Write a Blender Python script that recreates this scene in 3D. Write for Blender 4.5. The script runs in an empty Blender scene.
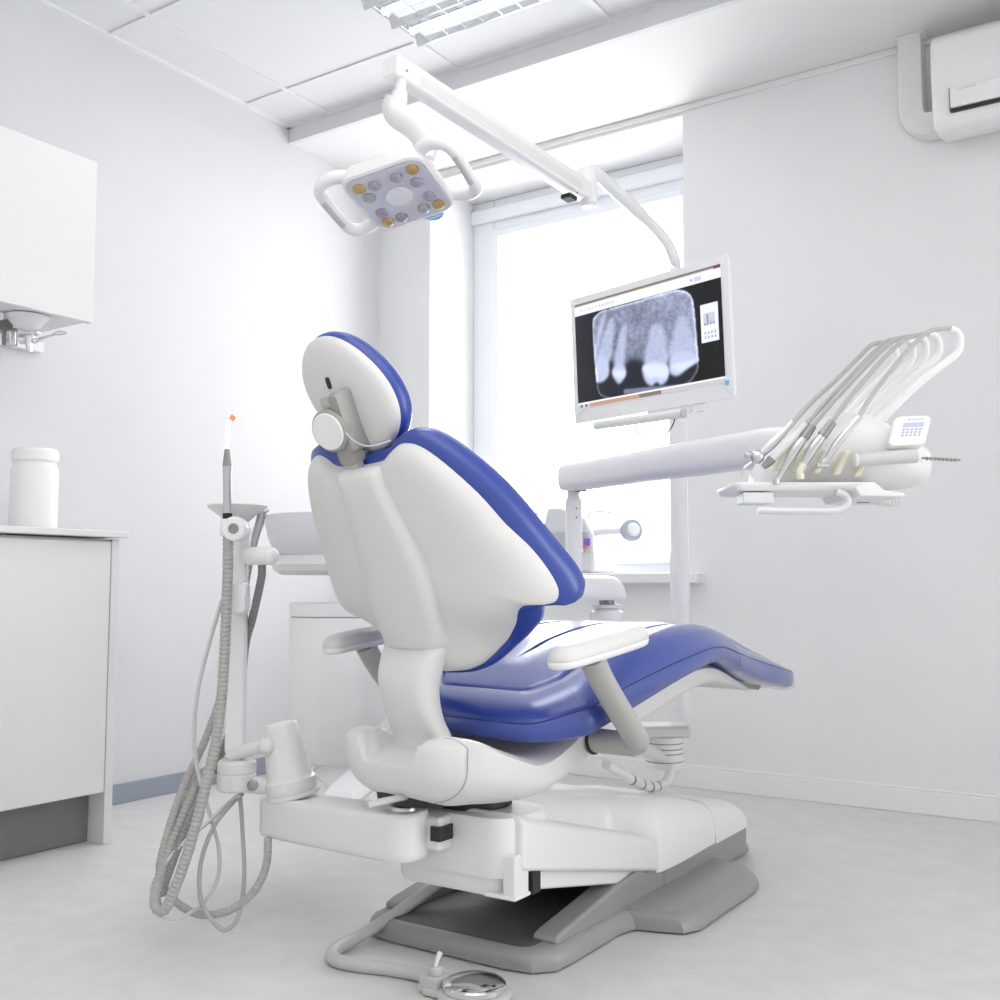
import bpy, bmesh, math, random
import numpy as np
from mathutils import Vector, Matrix
random.seed(4); np.random.seed(4)
D = bpy.data
COL = bpy.context.scene.collection
SC = bpy.context.scene

# ------------------------------------------------------------------ camera constants (room is metric, z up)
F = 1046.0; H = 0.72; PITCH = math.atan(85/1046.0); YAW = math.radians(33.5)
FW0 = Vector((-math.sin(YAW), math.cos(YAW), 0)); RT = Vector((math.cos(YAW), math.sin(YAW), 0)); Z = Vector((0, 0, 1))
FW = FW0*math.cos(PITCH) + Z*math.sin(PITCH); UP = Z*math.cos(PITCH) - FW0*math.sin(PITCH)
O = Vector((0, 0, H))
def ad(px, py, d):            # measured photo point at a known distance -> room point
    return O + (FW + RT*((px-500)/F) - UP*((py-500)/F))*d

# ------------------------------------------------------------------ materials
def mat(name, col, rough=0.5, metal=0.0, bump=0.0, bscale=80.0, var=0.0, vscale=6.0, coat=0.0, emit=None, estr=0.0, alpha=None, spec=None):
    m = D.materials.new(name); m.use_nodes = True
    nt = m.node_tree; b = nt.nodes['Principled BSDF']
    b.inputs['Base Color'].default_value = (*col, 1); b.inputs['Roughness'].default_value = rough
    b.inputs['Metallic'].default_value = metal
    if coat: b.inputs['Coat Weight'].default_value = coat; b.inputs['Coat Roughness'].default_value = 0.24
    if spec is not None: b.inputs['Specular IOR Level'].default_value = spec
    if emit: b.inputs['Emission Color'].default_value = (*emit, 1); b.inputs['Emission Strength'].default_value = estr
    if alpha is not None: b.inputs['Alpha'].default_value = alpha
    tc = nt.nodes.new('ShaderNodeTexCoord')
    if var:
        n = nt.nodes.new('ShaderNodeTexNoise'); n.inputs['Scale'].default_value = vscale; n.inputs['Detail'].default_value = 6
        nt.links.new(tc.outputs['Object'], n.inputs['Vector'])
        r = nt.nodes.new('ShaderNodeValToRGB')
        r.color_ramp.elements[0].position = 0.3; r.color_ramp.elements[1].position = 0.7
        r.color_ramp.elements[0].color = (*[max(0, c*(1-var)) for c in col], 1)
        r.color_ramp.elements[1].color = (*[min(1, c*(1+var)) for c in col], 1)
        nt.links.new(n.outputs['Fac'], r.inputs['Fac']); nt.links.new(r.outputs['Color'], b.inputs['Base Color'])
    if bump:
        n2 = nt.nodes.new('ShaderNodeTexNoise'); n2.inputs['Scale'].default_value = bscale; n2.inputs['Detail'].default_value = 4
        nt.links.new(tc.outputs['Object'], n2.inputs['Vector'])
        bp = nt.nodes.new('ShaderNodeBump'); bp.inputs['Strength'].default_value = bump; bp.inputs['Distance'].default_value = 0.002
        nt.links.new(n2.outputs['Fac'], bp.inputs['Height']); nt.links.new(bp.outputs['Normal'], b.inputs['Normal'])
    return m
def glassy(name, col, alpha, rough=0.05):
    m = D.materials.new(name); m.use_nodes = True; nt = m.node_tree
    nt.nodes.remove(nt.nodes['Principled BSDF']); out = nt.nodes['Material Output']
    t = nt.nodes.new('ShaderNodeBsdfTransparent'); t.inputs['Color'].default_value = (*col, 1)
    g = nt.nodes.new('ShaderNodeBsdfGlossy'); g.inputs['Roughness'].default_value = rough
    fr = nt.nodes.new('ShaderNodeFresnel'); fr.inputs['IOR'].default_value = 1.45
    ad_ = nt.nodes.new('ShaderNodeMath'); ad_.operation = 'ADD'; ad_.inputs[1].default_value = alpha; ad_.use_clamp = True
    mx = nt.nodes.new('ShaderNodeMixShader')
    geo = nt.nodes.new('ShaderNodeNewGeometry'); sb = nt.nodes.new('ShaderNodeMath'); sb.operation = 'SUBTRACT'; sb.inputs[0].default_value = 1.0
    ml = nt.nodes.new('ShaderNodeMath'); ml.operation = 'MULTIPLY'
    nt.links.new(geo.outputs['Backfacing'], sb.inputs[1])
    nt.links.new(fr.outputs[0], ad_.inputs[0]); nt.links.new(ad_.outputs[0], ml.inputs[0]); nt.links.new(sb.outputs[0], ml.inputs[1]); nt.links.new(ml.outputs[0], mx.inputs[0])
    nt.links.new(t.outputs[0], mx.inputs[1]); nt.links.new(g.outputs[0], mx.inputs[2]); nt.links.new(mx.outputs[0], out.inputs[0])
    return m
def stripes(name, c0, c1, scale, rough=0.25, metal=0.3):
    m = D.materials.new(name); m.use_nodes = True; nt = m.node_tree; b = nt.nodes['Principled BSDF']
    tc = nt.nodes.new('ShaderNodeTexCoord'); w = nt.nodes.new('ShaderNodeTexWave'); w.inputs['Scale'].default_value = scale
    w.bands_direction = 'X'; nt.links.new(tc.outputs['Object'], w.inputs['Vector'])
    r = nt.nodes.new('ShaderNodeValToRGB'); r.color_ramp.elements[0].color = (*c0, 1); r.color_ramp.elements[1].color = (*c1, 1)
    nt.links.new(w.outputs['Fac'], r.inputs['Fac']); nt.links.new(r.outputs['Color'], b.inputs['Base Color'])
    b.inputs['Roughness'].default_value = rough; b.inputs['Metallic'].default_value = metal
    return m
def emis(name, col, s):
    return mat(name, (0, 0, 0), 0.4, emit=col, estr=s)

M = dict(
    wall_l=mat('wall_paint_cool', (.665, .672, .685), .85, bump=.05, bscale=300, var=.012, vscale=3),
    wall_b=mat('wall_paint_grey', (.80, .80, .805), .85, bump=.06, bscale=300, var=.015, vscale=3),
    ceil=mat('ceiling_tile', (.73, .735, .745), .9, bump=.08, bscale=250),
    ceil2=mat('ceiling_plaster', (.78, .78, .78), .85),
    fascia=mat('fascia_paint', (.70, .71, .72), .7),
    floor=mat('floor_vinyl', (.63, .62, .612), .42, var=.05, vscale=14, bump=.05, bscale=200),
    base_l=mat('baseboard_bluegrey', (.30, .33, .39), .5),
    base_b=mat('baseboard_white', (.82, .82, .82), .5),
    frame=mat('window_frame_white', (.84, .86, .90), .4),
    sill=mat('sill_white', (.8, .8, .8), .4),
    cab=mat('cabinet_white', (.755, .755, .75), .35),
    cab_edge=mat('cabinet_edge', (.72, .725, .73), .4),
    plinth=mat('plinth_grey', (.23, .22, .215), .5, metal=.2),
    white=mat('white_plastic', (.75, .745, .728), .34, coat=.15),
    shell=mat('chair_shell_white', (.70, .692, .67), .42, bump=.02, bscale=500),
    bright=mat('bright_white_plastic', (.84, .84, .84), .3, coat=.2),
    warm=mat('warm_grey_plastic', (.34, .33, .31), .4),
    greym=mat('grey_painted_metal', (.29, .29, .29), .38, bump=.06, bscale=600, coat=.2),
    greyd=mat('dark_grey_plate', (.085, .085, .09), .42, bump=.5, bscale=900),
    lever=mat('light_grey_plastic', (.50, .50, .48), .4),
    silver=mat('silver_metal', (.62, .62, .62), .28, metal=.9),
    tin=mat('satin_metal', (.55, .56, .58), .35, metal=.6),
    chrome=mat('chrome', (.75, .75, .76), .07, metal=1.0),
    steel=mat('dark_steel', (.33, .32, .31), .3, metal=.8),
    black=mat('black_rubber', (.012, .012, .013), .5),
    blue=mat('blue_leather', (.020, .052, .31), .38, bump=.22, bscale=420, coat=.5, var=.10, vscale=5),
    blues=mat('blue_seat_leather', (.022, .056, .32), .30, bump=.22, bscale=420, coat=1.0, var=.10, vscale=5),
    blued=mat('blue_seam', (.012, .03, .20), .5),
    hose=mat('grey_hose', (.42, .41, .39), .45),
    hosed=mat('dark_hose', (.27, .27, .27), .45),
    hosel=mat('pale_hose', (.60, .60, .60), .4),
    skyblue=mat('sky_blue_plastic', (.22, .48, .76), .4),
    orange=mat('orange_plastic', (.95, .22, .06), .4, emit=(.9, .25, .08), estr=.35),
    ivory=mat('ivory_plastic', (.80, .78, .62), .4),
    bottle=mat('pale_translucent_plastic', (.74, .75, .77), .25),
    glass=glassy('window_glass', (1, 1, 1), .02),
    film=glassy('clear_film', (.985, .985, 1), .05, .16),
    acryl=glassy('clear_acrylic', (.99, .99, 1), .0, .05),
    tipglow=emis('white_tip', (1, 1, 1), 1.1),
    tube=emis('fluorescent_tube', (1, 1, 1), 1.3),
    mirror=mat('bright_aluminium', (.8, .82, .84), .12, metal=1.0),
    lensp=mat('lens_plate', (.70, .70, .73), .4),
    lens_c=stripes('lens_clear', (.12, .12, .15), (.70, .70, .76), 90),
    lens_y=stripes('lens_amber', (.22, .12, .03), (.85, .58, .20), 90),
    lens_g=stripes('lens_green', (.13, .16, .13), (.60, .66, .60), 90),
    lens_v=stripes('lens_violet', (.10, .08, .12), (.56, .52, .62), 90),
    lcd=emis('lcd_lilac', (.62, .62, .92), .9),
    btn=mat('button_grey', (.45, .50, .60), .5),
    purple=mat('purple_print', (.25, .13, .55), .5),
    redp=mat('red_print', (.75, .15, .15), .5),
)

# ------------------------------------------------------------------ object helpers
ROOT = {}
def rootmat(p):
    while p.parent: p = p.parent
    return ROOT.get(p.name, Matrix.Identity(4))
def thing(name, label, cat, loc=(0, 0, 0), rz=0.0, group=None):
    o = D.objects.new(name, None); COL.objects.link(o); o.empty_display_size = .05
    o.location = loc; o.rotation_euler = (0, 0, rz)
    ROOT[o.name] = Matrix.Translation(Vector(loc)) @ Matrix.Rotation(rz, 4, 'Z')
    return tag(o, label, cat, group)
def tag(o, label, cat, group=None):
    o['label'] = label; o['category'] = cat
    if group: o['group'] = group
    return o
def cr(pts, n=8, closed=True):            # Catmull-Rom through points
    P = [Vector(p) for p in pts]; out = []; N = len(P)
    rng = range(N) if closed else range(N-1)
    for i in rng:
        if closed: a, b, c, d = P[i-1], P[i], P[(i+1) % N], P[(i+2) % N]
        else: a, b, c, d = P[max(i-1, 0)], P[i], P[i+1], P[min(i+2, N-1)]
        for k in range(n):
            t = k/n
            out.append(.5*((2*b) + (c-a)*t + (2*a-5*b+4*c-d)*t*t + (3*b-a-3*c+d)*t**3))
    if not closed: out.append(P[-1].copy())
    return out
def interp(x, tab):
    if x <= tab[0][0]: return tab[0][1]
    for (a, va), (b, vb) in zip(tab, tab[1:]):
        if x <= b: return va + (vb-va)*(x-a)/(b-a)
    return tab[-1][1]
def sm(x, tab):                            # smooth interpolation
    xs = [t[0] for t in tab]; ys = [t[1] for t in tab]
    if x <= xs[0]: return ys[0]
    if x >= xs[-1]: return ys[-1]
    for i in range(len(xs)-1):
        if x <= xs[i+1]:
            h = xs[i+1]-xs[i]; t = (x-xs[i])/h
            m0 = (ys[i+1]-ys[i-1])/(xs[i+1]-xs[i-1]) if i > 0 else (ys[i+1]-ys[i])/h
            m1 = (ys[i+2]-ys[i])/(xs[i+2]-xs[i]) if i+2 < len(xs) else (ys[i+1]-ys[i])/h
            return (2*t**3-3*t*t+1)*ys[i]+(t**3-2*t*t+t)*h*m0+(-2*t**3+3*t*t)*ys[i+1]+(t**3-t*t)*h*m1
def rrect(w, h, r, n=5, cx=0, cy=0):       # rounded rectangle outline, half sizes w,h
    out = []
    for sx, sy, a0 in ((1, 1, 0), (-1, 1, 90), (-1, -1, 180), (1, -1, 270)):
        for k in range(n+1):
            a = math.radians(a0 + 90*k/n)
            out.append(Vector((cx+sx*(w-r)+r*math.cos(a), cy+sy*(h-r)+r*math.sin(a))))
    return out

class MB:
    def __init__(s): s.bm = bmesh.new(); s.mi = 0
    def face(s, vs):
        try:
            f = s.bm.faces.new(vs); f.material_index = s.mi; f.smooth = True
            return f
        except ValueError: return None
    def rings(s, rs, cap0=True, cap1=True, loop=False):
        R = [[s.bm.verts.new(p) for p in r] for r in rs]
        seq = list(zip(R, R[1:])) + ([(R[-1], R[0])] if loop else [])
        for a, b in seq:
            n = len(a)
            for i in range(n): s.face((a[i], a[(i+1) % n], b[(i+1) % n], b[i]))
        if not loop:
            if cap0: s.face(list(reversed(R[0])))
            if cap1: s.face(R[-1])
        return s
    def box(s, c, sz, ax=None):
        c = Vector(c); X, Y, Zv = ax or (Vector((1, 0, 0)), Vector((0, 1, 0)), Vector((0, 0, 1)))
        x, y, z = X*sz[0]/2, Y*sz[1]/2, Zv*sz[2]/2
        r = lambda k: [c-x-y+z*k, c+x-y+z*k, c+x+y+z*k, c-x+y+z*k]
        return s.rings([r(-1), r(1)])
    def bb(s, x0, x1, y0, y1, z0, z1): return s.box(((x0+x1)/2, (y0+y1)/2, (z0+z1)/2), (abs(x1-x0), abs(y1-y0), abs(z1-z0)))
    def tube(s, pts, r, n=14, sub=0, caps=True, flat=1.0, ref=None):
        P = [Vector(p) for p in pts]
        if sub: P = cr(P, sub, False)
        L = [0.0]
        for a, b in zip(P, P[1:]): L.append(L[-1] + (b-a).length)
        rr = (lambda t: r) if not callable(r) else r
        up = Vector(ref) if ref else Vector((0.13, 0.21, .97))
        rs = []; prev = None
        for i, p in enumerate(P):
            t = (P[min(i+1, len(P)-1)] - P[max(i-1, 0)]).normalized()
            if prev is None:
                a = up.cross(t); a = a.normalized() if a.length > 1e-4 else Vector((1, 0, 0)).cross(t).normalized()
            else: a = (prev - t*prev.dot(t)).normalized()
            prev = a; b = t.cross(a); q = rr(L[i]/max(L[-1], 1e-6))
            rs.append([p + a*(math.cos(2*math.pi*k/n)*q) + b*(math.sin(2*math.pi*k/n)*q*flat) for k in range(n)])
        return s.rings(rs, caps, caps)
    def cyl(s, a, b, r0, r1=None, n=24): return s.tube([a, b], (lambda t: r0+((r0 if r1 is None else r1)-r0)*t), n)
    def lathe(s, prof, base=(0, 0, 0), ax=(0, 0, 1), n=32, ref=(1, 0, 0)):     # prof: (radius, height)
        base = Vector(base); A = Vector(ax).normalized(); X = Vector(ref); X = X-A*X.dot(A)
        if X.length < 1e-3: X = Vector((0, 1, 0)) - A*A.y
        X.normalize(); Y = A.cross(X)
        return s.rings([[base + A*h + X*(r*math.cos(2*math.pi*k/n)) + Y*(r*math.sin(2*math.pi*k/n)) for k in range(n)] for r, h in prof])
    def ball(s, c, r, n=16, sq=(1, 1, 1)):
        c = Vector(c); rs = []
        for i in range(n+1):
            th = math.pi*i/n; q = max(math.sin(th), .02); zz = -math.cos(th)
            rs.append([c + Vector((r*q*math.cos(2*math.pi*k/n)*sq[0], r*q*math.sin(2*math.pi*k/n)*sq[1], r*zz*sq[2])) for k in range(n)])
        return s.rings(rs)
    def slab(s, outline, prof, fmap, target=lambda p: Vector((0, 0))):
        rs = []
        for t, h in prof:
            rs.append([fmap(*(p + (target(p)-p)*t), h) for p in outline])
        return s.rings(rs)
    def prism(s, outline, fmap, h0, h1): return s.rings([[fmap(p[0], p[1], h) for p in outline] for h in (h0, h1)])
    def build(s, name, m, parent=None, local=False, bevel=0, seg=3, ang=35, kind=None, flat=False):
        bmesh.ops.recalc_face_normals(s.bm, faces=s.bm.faces)
        if parent is not None and not local:
            s.bm.transform(rootmat(parent).inverted())
        me = D.meshes.new(name); s.bm.to_mesh(me); s.bm.free()
        for x in (m if isinstance(m, (list, tuple)) else [m]): me.materials.append(x)
        o = D.objects.new(name, me); COL.objects.link(o)
        if flat:
            for p in me.polygons: p.use_smooth = False
        else: me.set_sharp_from_angle(angle=math.radians(ang))
        if parent is not None: o.parent = parent
        if bevel:
            b = o.modifiers.new('bevel', 'BEVEL'); b.width = bevel; b.segments = seg; b.limit_method = 'ANGLE'; b.angle_limit = math.radians(30)
            b.harden_normals = True
        if kind: o['kind'] = kind
        return o
def S(mb, name, m, **k): return mb.build(name, m, kind='structure', **k)

# ================================================================== ROOM
XL, YB, ZC, ZL, YF = -3.0, 3.55, 2.585, 2.515, 2.97
WX0, WX1, WZ0, WZ1, YG = -2.715, -1.527, .75, 2.48, 3.93
XR = 2.6; YN = -2.0
S(MB().bb(XL-.1, XR, YN, YG+.1, -.08, 0), 'floor', M['floor'])
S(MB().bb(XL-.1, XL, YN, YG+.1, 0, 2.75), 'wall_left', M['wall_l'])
b = MB()
b.bb(XL, WX0, YB, YG+.06, 0, 2.75); b.bb(WX1, XR, YB, YG+.06, 0, 2.75)
b.bb(WX0, WX1, YB, YG+.06, 0, WZ0); b.bb(WX0, WX1, YB, YG+.06, WZ1, 2.75)
S(b, 'wall_back', M['wall_b'])
S(MB().bb(XL, XR, YN, YF, ZC, ZC+.05), 'ceiling', M['ceil'])
S(MB().bb(XL, XR, YF+.02, YB, ZL, ZL+.05), 'ceiling_soffit', M['ceil2'])
b = MB(); b.bb(XL, XR, YF, YF+.02, ZL, ZC+.05); b.bb(XL, XR, YF-.012, YF, ZC-.012, ZC)
S(b, 'trim_1', M['fascia'])
S(MB().bb(XL, XR, YB-.014, YB, ZL-.022, ZL), 'trim_2', M['ceil2'], bevel=.005)
S(MB().bb(XL, XL+.02, YN, YF, ZC-.012, ZC), 'trim_3', M['ceil2'])
b = MB()                                         # suspended ceiling grid
for x in (-2.775, -2.145, -1.53, -.91, -.29, .33, .95, 1.57, 2.19): b.bb(x-.011, x+.011, YN, YF-.012, ZC-.006, ZC+.002)
for y in (2.735, 2.115, 1.495, .875, .255, -.365, -.985): b.bb(XL+.02, XR, y-.011, y+.011, ZC-.0055, ZC+.001)
S(b, 'trim_4', mat('ceiling_grid_bar', (.72, .73, .75), .5))
S(MB().bb(XL, XL+.012, YN, YB, 0, .065), 'baseboard_left', M['base_l'], bevel=.003)
b = MB(); b.bb(WX1-1.4, XR, YB-.014, YB, 0, .072); b.bb(XL, XR, YB-.009, YB, .072, .08)
S(b, 'baseboard_back', M['base_b'], bevel=.003)
# window
b = MB(); fw_ = .115; z0, z1 = WZ0, WZ1
b.bb(WX0, WX0+fw_, YG-.05, YG, z0, z1); b.bb(WX1-fw_, WX1, YG-.05, YG, z0, z1)
b.bb(WX0+fw_, WX1-fw_, YG-.05, YG, 2.325, z1); b.bb(WX0+fw_, WX1-fw_, YG-.05, YG, z0, z0+.07)
win = S(b, 'window_1', M['frame'], bevel=.006)
b = MB(); b.bb(WX0+fw_-.012, WX0+fw_+.03, YG-.065, YG-.045, z0+.055, 2.335); b.bb(WX1-fw_-.03, WX1-fw_+.012, YG-.065, YG-.045, z0+.055, 2.335)
b.bb(WX0+fw_+.03, WX1-fw_-.03, YG-.065, YG-.045, 2.30, 2.335); b.bb(WX0+fw_+.03, WX1-fw_-.03, YG-.065, YG-.045, z0+.055, z0+.10)
b.build('window_sash', M['frame'], win, bevel=.005)
MB().bb(WX0+fw_+.02, WX1-fw_-.02, YG-.052, YG-.046, z0+.09, 2.31).build('window_pane', M['glass'], win)
S(MB().bb(WX0+.0, WX1+.06, YB-.06, YG-.05, .725, .765), 'trim_5', M['sill'], bevel=.008)
# blind headrail across the recess
S(MB().bb(WX0, WX1, YG-.075, YG-.05, 2.375, 2.44), 'trim_6', M['frame'], bevel=.008)

# ================================================================== LEFT FURNITURE
cx = -2.56
t = thing('base_cabinet', 'white floor-standing base cabinet with grey plinth along the left wall', 'cabinet', (-2.78, 1.3, 0))
MB().bb(-3.0+.015, cx-.022, .62, 1.88, .14, .85).build('carcass', M['cab'], t)
MB().bb(cx-.02, cx, 1.06, 1.868, .145, .843).build('door', M['cab'], t, bevel=.0025)
MB().bb(cx-.02, cx, .62, 1.056, .145, .843).build('door', M['cab'], t, bevel=.0025)
MB().bb(-2.985, cx-.004, 1.874, 1.9, 0, .85).build('side_panel', M['cab_edge'], t, bevel=.002)
MB().bb(-2.66, -2.635, .62, 1.872, .002, .138).build('plinth', M['plinth'], t)
o = MB().bb(-2.985, -2.535, .6, 1.908, .854, .872).build('worktop', M['cab'], bevel=.003)
tag(o, 'thin white worktop lying on the base cabinet', 'worktop')
t = thing('plastic_jar', 'white plastic screw-top jar standing on the worktop', 'jar', (-2.76, 1.752, .872))
b = MB(); b.lathe([(.05, .873), (.062, .876), (.065, .885), (.065, 1.045), (.062, 1.056), (.058, 1.062), (.058, 1.07)], (-2.76, 1.752, 0))
b.build('jar_body', M['bright'], t)
b = MB(); pr = [(.060, 1.07), (.063, 1.073)]
for k in range(12): pr += [(.0635, 1.074+k*.002)]
pr += [(.0625, 1.102), (.058, 1.108), (.01, 1.109)]
b.lathe(pr, (-2.76, 1.752, 0)); b.build('lid', M['bright'], t)
t = thing('wall_cabinet', 'white wall cabinet with flat door hanging above the worktop', 'cabinet', (-2.8, 1.2, 1.47))
MB().bb(-2.99, -2.642, .62, 1.822, 1.478, 1.948).build('carcass', M['cab_edge'], t, bevel=.002)
MB().bb(-2.64, -2.62, 1.0, 1.826, 1.474, 1.952).build('door', M['cab'], t, bevel=.002)
MB().bb(-2.64, -2.62, .62, .996, 1.474, 1.952).build('door', M['cab'], t, bevel=.002)
# panel + dispensers under wall cabinet
o = MB().bb(-2.995, -2.975, 1.3, 1.905, 1.445, 1.477).build('mounting_strip', M['bright'], bevel=.002)
tag(o, 'white mounting strip on the wall under the wall cabinet', 'wall strip')
t = thing('soap_dispenser', 'soap dispenser with chrome elbow lever under the wall cabinet', 'dispenser', (-2.80, 1.72, 1.40))
def q(px, py, d=3.0): return ad(px, py, d)
b = MB(); b.lathe([(.012, 0), (.03, .006), (.036, .014), (.055, .034), (.06, .041)], q(27, 331, 2.95)); b.build('bottle', M['bottle'], t)
b = MB(); b.cyl(q(20, 339, 2.95), q(32, 339, 2.95), .015); b.box(q(11, 338, 2.96), (.02, .02, .04)); b.build('pump', M['chrome'], t, bevel=.003)
b = MB(); b.tube([q(30, 336, 2.92), q(29, 344, 2.92), q(30, 352, 2.92)], lambda s: .013-.006*s, 14, 3); b.ball(q(37, 333, 2.92), .009); b.ball(q(35, 341, 2.92), .008); b.build('spout', M['chrome'], t)
b = MB(); b.tube([q(36, 342, 2.92), q(45, 338, 2.9), (q(54, 335, 2.88)), q(61, 334.5, 2.87), q(66, 333.5, 2.86), q(64, 331.5, 2.86), q(57, 332, 2.87), q(51, 335, 2.88), q(43, 337, 2.9), q(37, 339, 2.92)], .0022, 8, 5)
b.build('elbow_lever', M['chrome'], t)
b = MB(); b.box(q(10, 337, 2.99), (.035, .03, .05)); b.bb(-2.976, q(10, 337, 2.99).x, q(10, 337, 2.99).y-.01, q(10, 337, 2.99).y+.01, 1.447, 1.477); b.build('bracket', M['steel'], t, bevel=.003)
t = thing('towel_dispenser', 'white paper towel dispenser at the left edge under the wall cabinet', 'dispenser', (-2.85, 1.52, 1.42))
MB().bb(-2.97, -2.72, 1.40, 1.62, 1.452, 1.476).build('dispenser_body', M['bright'], t, bevel=.008)
MB().bb(-2.94, -2.75, 1.43, 1.585, 1.446, 1.453).build('outlet', M['cab_edge'], t, bevel=.003)

# ================================================================== CEILING FITTINGS
t = thing('louvre_light', 'recessed louvred ceiling light with bright tubes and mirror cells', 'ceiling light', (-1.84, 2.42, ZC))
x0, x1, y0, y1 = -2.13, -1.55, 2.13, 2.705
b = MB(); w = .014
b.bb(x0, x0+w, y0, y1, ZC-.012, ZC-.001); b.bb(x1-w, x1, y0, y1, ZC-.012, ZC-.001)
b.bb(x0+w, x1-w, y0, y0+w, ZC-.012, ZC-.001); b.bb(x0+w, x1-w, y1-w, y1, ZC-.012, ZC-.001)
b.build('frame', M['mirror'], t, bevel=.002)
b = MB(); b.bb(x0+w, x1-w, y0+w, y1-w, ZC-.004, ZC-.002); b.build('reflector', mat('cell_reflector', (.55, .57, .6), .25, metal=.7), t)
b = MB()
for k in range(4):
    yy = y0 + (y1-y0)*(k+.5)/4
    b.cyl((x0+.03, yy, ZC-.022), (x1-.03, yy, ZC-.022), .012, n=12)
b.build('tube', M['tube'], t)
b = MB()
for k in range(5):
    yy = y0+w + (y1-y0-2*w)*k/4
    b.rings([[(x0+w, yy-.020, ZC-.004), (x0+w, yy+.020, ZC-.004), (x0+w, yy+.003, ZC-.045), (x0+w, yy-.003, ZC-.045)],
             [(x1-w, yy-.020, ZC-.004), (x1-w, yy+.020, ZC-.004), (x1-w, yy+.003, ZC-.045), (x1-w, yy-.003, ZC-.045)]])
for k in range(1, 8):
    xx = x0 + (x1-x0)*k/8
    b.bb(xx-.002, xx+.002, y0+w, y1-w, ZC-.043, ZC-.008)
b.build('louvre', M['mirror'], t)
t = thing('downlight', 'small round white downlight in the ceiling tile near the top edge', 'ceiling light', (-1.33, 2.80, ZC))
b = MB(); b.lathe([(.085, -.0005), (.085, -.004), (.078, -.008), (.066, -.004), (.066, -.0005)], (-1.33, 2.83, ZC)); b.build('rim', M['bright'], t)
b = MB(); b.lathe([(.064, -.001), (.06, -.004), (.005, -.006)], (-1.33, 2.83, ZC)); b.build('diffuser', emis('downlight_glow', (1, 1, 1), 1.0), t)

# ================================================================== AIR CONDITIONER
t = thing('air_conditioner', 'white wall-mounted air conditioner high on the back wall', 'air conditioner', (-.2, 3.45, 2.1))
ax0, ax1 = -.612, .20
prof = [(3.548, 2.150), (3.42, 2.122), (3.37, 2.124), (3.347, 2.15), (3.335, 2.30), (3.345, 2.40), (3.37, 2.425), (3.548, 2.435)]
b = MB(); b.rings([[(x, y, z) for y, z in prof] for x in (ax0, ax1)]); b.build('housing', M['bright'], t, bevel=.012, seg=4)
b = MB(); b.rings([[(x, y, z) for y, z in ((3.350, 2.172), (3.330, 2.170), (3.327, 2.232), (3.345, 2.234))] for x in (ax0+.055, ax1-.055)])
b.build('flap', M['bright'], t, bevel=.004)
MB().bb(ax0+.056, ax1-.055, 3.334, 3.35, 2.160, 2.168).build('outlet_slot', M['black'], t)
MB().bb(ax0+.0525, ax0+.0545, 3.33, 3.345, 2.162, 2.234).build('flap_gap', M['steel'], t)
MB().bb(ax0+.075, ax0+.13, 3.324, 3.329, 2.222, 2.2235).build('flap_mark', M['cab_edge'], t)
t = thing('pipe_duct', 'white plastic pipe cover running from ceiling down beside the air conditioner', 'pipe cover', (-.69, 3.5, 2.17))
b = MB(); ya, yb = 3.478, 3.549
path = [(-.70, ZL-.002), (-.70, 2.262), (-.695, 2.235), (-.68, 2.215), (-.655, 2.205), (-.614, 2.205)]
rs = []
for i, (x, z) in enumerate(path):
    a = Vector(path[max(i-1, 0)]); c = Vector(path[min(i+1, len(path)-1)]); tt = (c-a).normalized(); nn = Vector((-tt.y, tt.x))*.037
    rs.append([(x+nn.x, yb, z+nn.y), (x+nn.x, ya, z+nn.y), (x-nn.x, ya, z-nn.y), (x-nn.x, yb, z-nn.y)])
b.rings(rs); b.build('duct_cover', M['white'], t, bevel=.008)
b = MB(); b.box((-.70, 3.51, ZL-.004), (.10, .078, .007)); b.build('ceiling_flange', M['white'], t, bevel=.003)

# ================================================================== DENTAL CHAIR
PHI = math.radians(8)
chair = thing('dental_chair', 'blue leather and white reclining dental chair on a grey floor base', 'dental chair', (-1.2, 1.65, 0), -PHI)
CM = ROOT[chair.name]
def L(u, v, z): return CM @ Vector((u, v, z))
# --- floor base (square to the room)
def vv(a): return [Vector(p) for p in a]
bx = -1.25
half = [(.0, 1.69), (.14, 1.69), (.195, 1.70), (.228, 1.735), (.232, 1.80), (.232, 1.98), (.245, 2.03), (.30, 2.045), (.34, 2.06), (.36, 2.10), (.36, 2.42), (.35, 2.48), (.32, 2.515), (.22, 2.54), (.215, 2.60), (.215, 2.78), (.10, 2.80)]
out2 = [Vector((bx+p[0], p[1])) for p in half] + [Vector((bx-p[0], p[1])) for p in reversed(half[1:])]
b = MB()
def fm(x, y, h): return Vector((x, y, h))
tgt = lambda p: Vector((bx, min(max(p.y, 1.85), 2.65)))
b.slab(out2, [(.95, .040), (.16, .040), (.10, .040), (.055, .036), (.02, .026), (.0, .012), (.0, .004), (.95, .004)], fm, tgt)
plate = b.build('base_plate', M['greym'], chair)
b = MB()                                             # raised side rails climbing to the pivot
for sx in (1, -1):
    prof = [(1.765, .036), (1.765, .052), (1.79, .058), (2.0, .088), (2.17, .108), (2.55, .08), (2.55, .02)]
    xa, xb = bx+sx*.155, bx+sx*.212
    b.rings([[(x, y, z) for y, z in prof] for x in (xa, xb)])
b.build('side_rail', M['greym'], chair, bevel=.014, seg=4)
b = MB(); b.slab(rrect(.178, .225, .03, 4, bx, 1.94), [(.97, .0425), (.02, .0425), (0, .040), (.97, .040)], fm, lambda p: Vector((bx, 1.94)))
b.build('tread_mat', M['greyd'], chair)
MB().bb(bx-.218, bx+.218, 2.24, 2.765, .003, .10).build('pivot_housing', M['greym'], chair, bevel=.012)
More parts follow.
